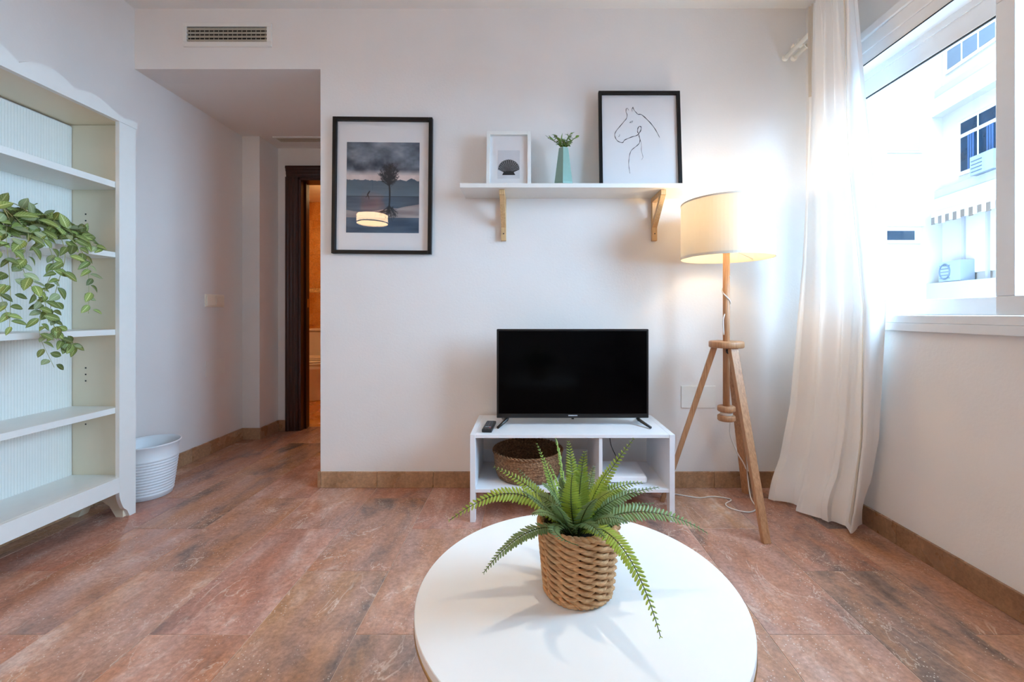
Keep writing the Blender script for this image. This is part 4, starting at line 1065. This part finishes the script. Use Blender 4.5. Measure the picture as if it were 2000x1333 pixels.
# ------------------------------------------------------------------ fern in a woven pot
PX_, PY_, PZ_ = .098, .800, CZT+.0003
fe = thing('potted_fern', (PX_, PY_, PZ_), 'green fern in a woven rope pot on the round table', 'plant')
HP = .128
def potr(z): return .0585+.0125*z/HP
MB().lathe([(.055, .001), (.0555, .003), (.066, .118), (.063, .118), (.06, .10), (0, .10)], 40, fe.location).build('pot_liner', WEAVEIN, fe, smooth=True)
MB().lathe([(.0625, .099), (.05, .104), (.02, .107), (0, .107)], 24, fe.location).build('soil', SOIL, fe, smooth=True)
NROW = 10; NST = 14
for r in range(NROW):
    z = .0095+r*(HP-.0145)/(NROW-1)
    mm = MB()
    for q in range(2):
        pts = []
        for k in range(NST*8):
            a = 2*PI*k/(NST*8); ph_ = NST/2*a+q*PI
            rr = potr(z)+.0018+.0036*math.sin(ph_)
            pts.append((PX_+rr*math.cos(a), PY_+rr*math.sin(a), PZ_+z+.0042*math.cos(ph_)))
        mm.tube(pts, .0047, 6, closed=True, flat=.8)
    mm.build('woven_strand', WEAVE, fe, smooth=True)
for q in range(2):
    mm = MB(); mm.tube([(PX_+(.0615+.002*math.sin(20*a+q*PI))*math.cos(a), PY_+(.0615+.002*math.sin(20*a+q*PI))*math.sin(a), PZ_+.0058+.002*math.cos(20*a+q*PI)) for a in np.linspace(0, 2*PI, 160, endpoint=False)], .0035, 6, closed=True); mm.build('base_braid', WEAVE, fe, smooth=True)
for q in range(2):
    mm = MB(); mm.tube([(PX_+(.0715+.002*math.sin(20*a+q*PI))*math.cos(a), PY_+(.0715+.002*math.sin(20*a+q*PI))*math.sin(a), PZ_+HP+.002*math.cos(20*a+q*PI)) for a in np.linspace(0, 2*PI, 160, endpoint=False)], .0045, 6, closed=True); mm.build('rim_braid', WEAVE, fe, smooth=True)
def frond(ctrl, Lf, mat, roll=.0, pairs=30, base_free=.12):
    Q = bez(ctrl, 60); az = Q[-1]-Q[0]; az.z = 0
    if az.length < .02: az = Vector((0, -1, 0))
    az.normalize(); side0 = Vector((-az.y, az.x, 0))
    V = []; Fc = []; C = []
    for i in range(pairs):
        f = base_free+(1-base_free)*i/(pairs-1); k = f*60; a = min(int(k), 59); p = Q[a].lerp(Q[a+1], k-a); tg = (Q[a+1]-Q[max(a-1, 0)]).normalized()
        nr = tg.cross(side0); nr.normalize()
        if nr.z < 0 and abs(tg.z) < .95: nr = -nr
        sd2 = (side0*math.cos(roll)+nr*math.sin(roll)).normalized(); n2 = tg.cross(sd2).normalized()
        ln = Lf*min(1, (f-base_free)/.16+.45)*(1-max(0, (f-.45)/.55)**1.5*.80); wd = min(.0068, .5*ln)
        for s in (-1, 1):
            d = (sd2*s+tg*(.28+.35*f)-Vector((0, 0, .12))).normalized()*ln
            d += n2*random.uniform(-.12, .12)*ln
            w = tg*wd*.92; up = n2*wd*.35
            o = len(V)
            rows_ = ((.0, .45), (.35, 1.0), (.72, .92), (1.0, .28))
            for u, q in rows_:
                V.extend([p+d*u-w*q*.5, p+d*u+up*q*.6, p+d*u+w*q*.5]); C.extend([(.9, u, 0, 1), (.05, u, 0, 1), (.9, u, 0, 1)])
            for u in range(3):
                for c in range(2): Fc.append((o+u*3+c, o+u*3+c+1, o+u*3+c+4, o+u*3+c+3))
    root = fe
    st = MB().tube(Q[::2], [.0016*(1-.6*i/30) for i in range(31)], 5).build('frond', STEMM, fe, smooth=True)
    me = bpy.data.meshes.new('leaflets'); off = Vector(fe.location); me.from_pydata([tuple(v-off) for v in V], [], Fc); me.update(); me.materials.append(mat)
    at = me.color_attributes.new('leaf', 'FLOAT_COLOR', 'POINT'); at.data.foreach_set('color', np.array(C, 'f').ravel())
    lo = bpy.data.objects.new('leaflets', me); COL.objects.link(lo); lo.parent = st; lo['kind'] = 'stuff'
def bp(dx=0, dy=0): return Vector((PX_+dx, PY_+dy, PZ_+.105))
fr = [  # (control pixels with depth), leaflet length, material, roll
 ([(1075,1000,.80),(1020,925,.80),(950,965,.79),(878,1017,.77)], .020, FERN, -.5, 34),
 ([(1085,1000,.83),(1050,950,.86),(966,913,.88)], .017, FERN, -.6, 30),
 ([(1090,1000,.84),(1080,940,.87),(1049,868,.90)], .017, FERN, .3, 30),
 ([(1105,1000,.82),(1100,930,.84),(1092,880,.84),(1085,858,.82)], .019, FERN, .1, 34),
 ([(1125,1000,.86),(1120,930,.89),(1110,864,.91)], .020, FERN, .1, 32),
 ([(1128,1010,.78),(1130,950,.77),(1142,884,.76)], .022, FERN, .0, 32),
 ([(1145,1000,.82),(1165,950,.83),(1237,858,.85)], .017, FERN, .5, 34),
 ([(1140,990,.87),(1150,950,.90),(1160,912,.92)], .016, FERN2, .2, 24),
 ([(1145,1010,.81),(1160,950,.82),(1252,943,.84)], .021, FERN, .55, 32),
 ([(1150,1015,.79),(1180,965,.80),(1285,953,.84)], .018, FERN2, .5, 34),
 ([(1150,1020,.80),(1200,985,.84),(1276,984,.90)], .016, FERN2, .5, 28),
 ([(1150,1025,.78),(1210,985,.78),(1290,985,.79),(1380,1041,.80)], .022, FERN2, .5, 38),
 ([(1080,1020,.76),(1035,1020,.73),(985,1065,.71),(945,1119,.69)], .017, FERN2, -.2, 34),
 ([(1110,1020,.76),(1060,1010,.71),(1070,1050,.66),(1130,1066,.64)], .013, FERN2, -.2, 26),
 ([(1140,1020,.76),(1200,1010,.70),(1250,1100,.63),(1290,1244,.60)], .018, FERN, .25, 42),
 ([(1080,1000,.88),(1050,960,.92),(1012,917,.95)], .014, FERN2, -.4, 26),
 ([(1125,1010,.74),(1150,1015,.70),(1180,1050,.68)], .016, FERN2, .2, 22),
 ([(1095,1010,.80),(1070,950,.82),(1030,975,.82)], .018, FERN2, -.4, 24),
 ([(1110,1010,.78),(1085,960,.78),(1060,945,.78)], .021, FERN2, -.2, 26),
 ([(1135,1010,.77),(1165,970,.77),(1195,960,.77)], .022, FERN, .3, 26),
 ([(1140,1020,.76),(1190,1000,.74),(1225,1020,.74)], .018, FERN2, .2, 24),
 ([(1100,1020,.75),(1070,990,.72),(1040,1005,.71)], .018, FERN2, -.2, 24),
 ([(1120,1015,.76),(1105,960,.75),(1095,935,.75)], .022, FERN2, .0, 26),
 ([(1140,1005,.85),(1165,975,.88),(1200,960,.93)], .018, FERN2, .3, 24),
 ([(1120,1005,.86),(1130,950,.90),(1132,915,.94)], .018, FERN2, .2, 24),
 ([(1115,1012,.75),(1112,965,.73),(1118,925,.72)], .020, FERN, .0, 26),
 ([(1105,1010,.80),(1095,950,.80),(1072,905,.80)], .019, FERN, -.1, 28),
 ([(1145,1005,.80),(1160,960,.80),(1190,915,.80)], .019, FERN, .25, 28),
 ([(1090,1015,.76),(1062,985,.74),(1020,960,.73)], .018, FERN2, -.3, 26),
 ([(1130,1020,.74),(1145,985,.71),(1165,975,.69)], .018, FERN2, .1, 22),
 ([(1105,1020,.74),(1092,990,.71),(1080,985,.69)], .018, FERN2, -.1, 22),
 ([(1150,1010,.83),(1190,970,.86),(1240,955,.92)], .018, FERN2, .4, 26),
]
for cpts, Lf, mt, roll, pr_ in fr:
    c = [px(*q) for q in cpts]
    frond([bp((c[0].x-PX_)*.25, (c[0].y-PY_)*.4)]+c, Lf, mt, roll, pr_)

# ------------------------------------------------------------------ bathroom fittings
TXC = -2.33
to = thing('toilet', (TXC, 4.75, 0), 'white toilet in the bathroom seen past the door frame', 'toilet')
MB().box(TXC-.19, TXC+.19, 4.83, 5.02, .39, .735).build('cistern', CERAM, to, bev=.02)
MB().box(TXC-.20, TXC+.20, 4.82, 5.025, .735, .765).build('cistern_lid', CERAM, to, bev=.01)
MB().lathe([(.0, 0), (.022, 0), (.022, .015), (.014, .03), (.02, .05), (0, .055)], 16, (TXC, 4.92, .765)).build('flush_knob', BRASS, to, smooth=True)
MB().lathe([(.115, 0), (.12, .01), (.105, .10), (.12, .22), (.175, .34), (.185, .385), (.0, .385)], 40, (TXC, 4.62, 0), sx=1, sy=1.25).build('bowl', CERAM, to, smooth=True)
MB().lathe([(0, .386), (.185, .386), (.192, .392), (.192, .408), (.185, .414), (0, .416)], 40, (TXC, 4.62, 0), sx=1, sy=1.22).build('seat', CERAM, to, smooth=True)
MB().lathe([(0, .417), (.185, .417), (.19, .423), (.186, .432), (0, .436)], 40, (TXC, 4.62, 0), sx=1, sy=1.22).build('lid', CERAM, to, smooth=True)
tw = thing('folded_towel', (TXC-.02, 4.62, .436), 'folded white towel lying on the toilet lid', 'towel')
MB().box(TXC-.16, TXC+.14, 4.50, 4.74, .437, .452).build('fold', TOWEL, tw, bev=.007); MB().box(TXC-.155, TXC+.135, 4.505, 4.735, .4525, .468).build('fold', TOWEL, tw, bev=.007)
bs = thing('toilet_brush', (-2.58, 4.92, .0), 'dark toilet brush holder beside the toilet', 'brush')
MB().lathe([(.0, 0), (.04, 0), (.042, .01), (.04, .30), (.034, .31), (0, .31)], 24, (-2.58, 4.90, 0)).build('holder', BLKPL, bs, smooth=True)
MB().tube([(-2.58, 4.90, .3), (-2.58, 4.90, .62)], .009, 8).build('handle', BLKPL, bs, smooth=True)
bl = thing('ceiling_lamp', (-1.75, 4.2, 2.27), 'warm round ceiling lamp in the bathroom', 'lamp')
MB().lathe([(0, 0), (.12, 0), (.12, -.02), (.11, -.025), (0, -.025)], 32, bl.location).build('base_plate', WHITEPL, bl, smooth=True)
MB().lathe([(.105, -.026), (.09, -.06), (.05, -.08), (0, -.085)], 32, bl.location).build('diffuser', emit('warm_diffuser', (1, .66, .30, 1), 5), bl, smooth=True)
d2 = bpy.data.lights.new('bathroom_lamp_light', 'POINT'); d2.energy = 9; d2.color = (1, .66, .32); d2.shadow_soft_size = .08
o2 = bpy.data.objects.new('bathroom_lamp_light', d2); COL.objects.link(o2); o2.location = (-1.75, 4.2, 2.12)

# ------------------------------------------------------------------ pendant lamp behind the camera (mirrored in the picture glass)
QX, QY = -1.74, -.22
RATGLOW = emit('lit_rattan', (1, .70, .40, 1), 21)
pe = thing('pendant_lamp', (QX, QY, ZC), 'pale rattan pendant lamp mirrored in the glass of the landscape picture', 'lamp')
MB().lathe([(0, 0), (.05, 0), (.05, -.02), (.0, -.03)], 24, (QX, QY, ZC)).build('ceiling_rose', WHITEPL, pe, smooth=True)
MB().tube([(QX, QY, ZC-.02), (QX, QY, 2.36)], .003, 6).build('cord', CORDB, pe)
SHP = [(.168, 1.975), (.170, 1.985), (.166, 2.075), (.128, 2.105), (.120, 2.30), (.03, 2.325)]
MB().lathe(SHP[:3]+[(r-.003, z) for r, z in SHP[2::-1]], 48, (QX, QY, 0), closed=True).build('shade', RATGLOW, pe, smooth=True)
SHP = [(.166, 2.0765)]+SHP[3:]
MB().lathe(SHP+[(r-.003, z+.0005) for r, z in SHP[::-1]], 48, (QX, QY, 0), closed=True).build('shade_top', RATTAN, pe, smooth=True)
for z in (1.98, 2.075): MB().tube([(QX+.171*math.cos(a), QY+.171*math.sin(a), z) for a in np.linspace(0, 2*PI, 48, endpoint=False)], .006, 6, closed=True).build('shade_hoop', BIRCH, pe, smooth=True)
MB().lathe([(0, 0), (.018, .004), (.028, .025), (.030, .04), (.024, .06), (.013, .075), (.012, .11), (0, .11)], 24, (QX, QY, 2.03)).build('bulb', emit('pendant_bulb', (1, .78, .48, 1), 70), pe, smooth=True)

# ------------------------------------------------------------------ recessed downlight above the coffee table (out of frame)
cl = thing('downlight', (.12, .86, ZC), 'small round downlight in the ceiling above the coffee table', 'lamp')
MB().lathe([(.038, -.001), (.038, -.006), (.050, -.004), (.050, 0)], 40, cl.location, closed=True).build('trim_ring', WHITEPL, cl, smooth=True)
MB().lathe([(0, -.0015), (.037, -.0015), (.037, -.0035), (0, -.0035)], 32, cl.location).build('lens', emit('downlight_lens', (1, .86, .68, 1), 12), cl)
d4 = bpy.data.lights.new('downlight_light', 'SPOT'); d4.energy = 26; d4.color = (1, .84, .64); d4.shadow_soft_size = .025; d4.spot_size = 1.75; d4.spot_blend = .9
o4 = bpy.data.objects.new('downlight_light', d4); COL.objects.link(o4); o4.location = (.12, .86, ZC-.012)
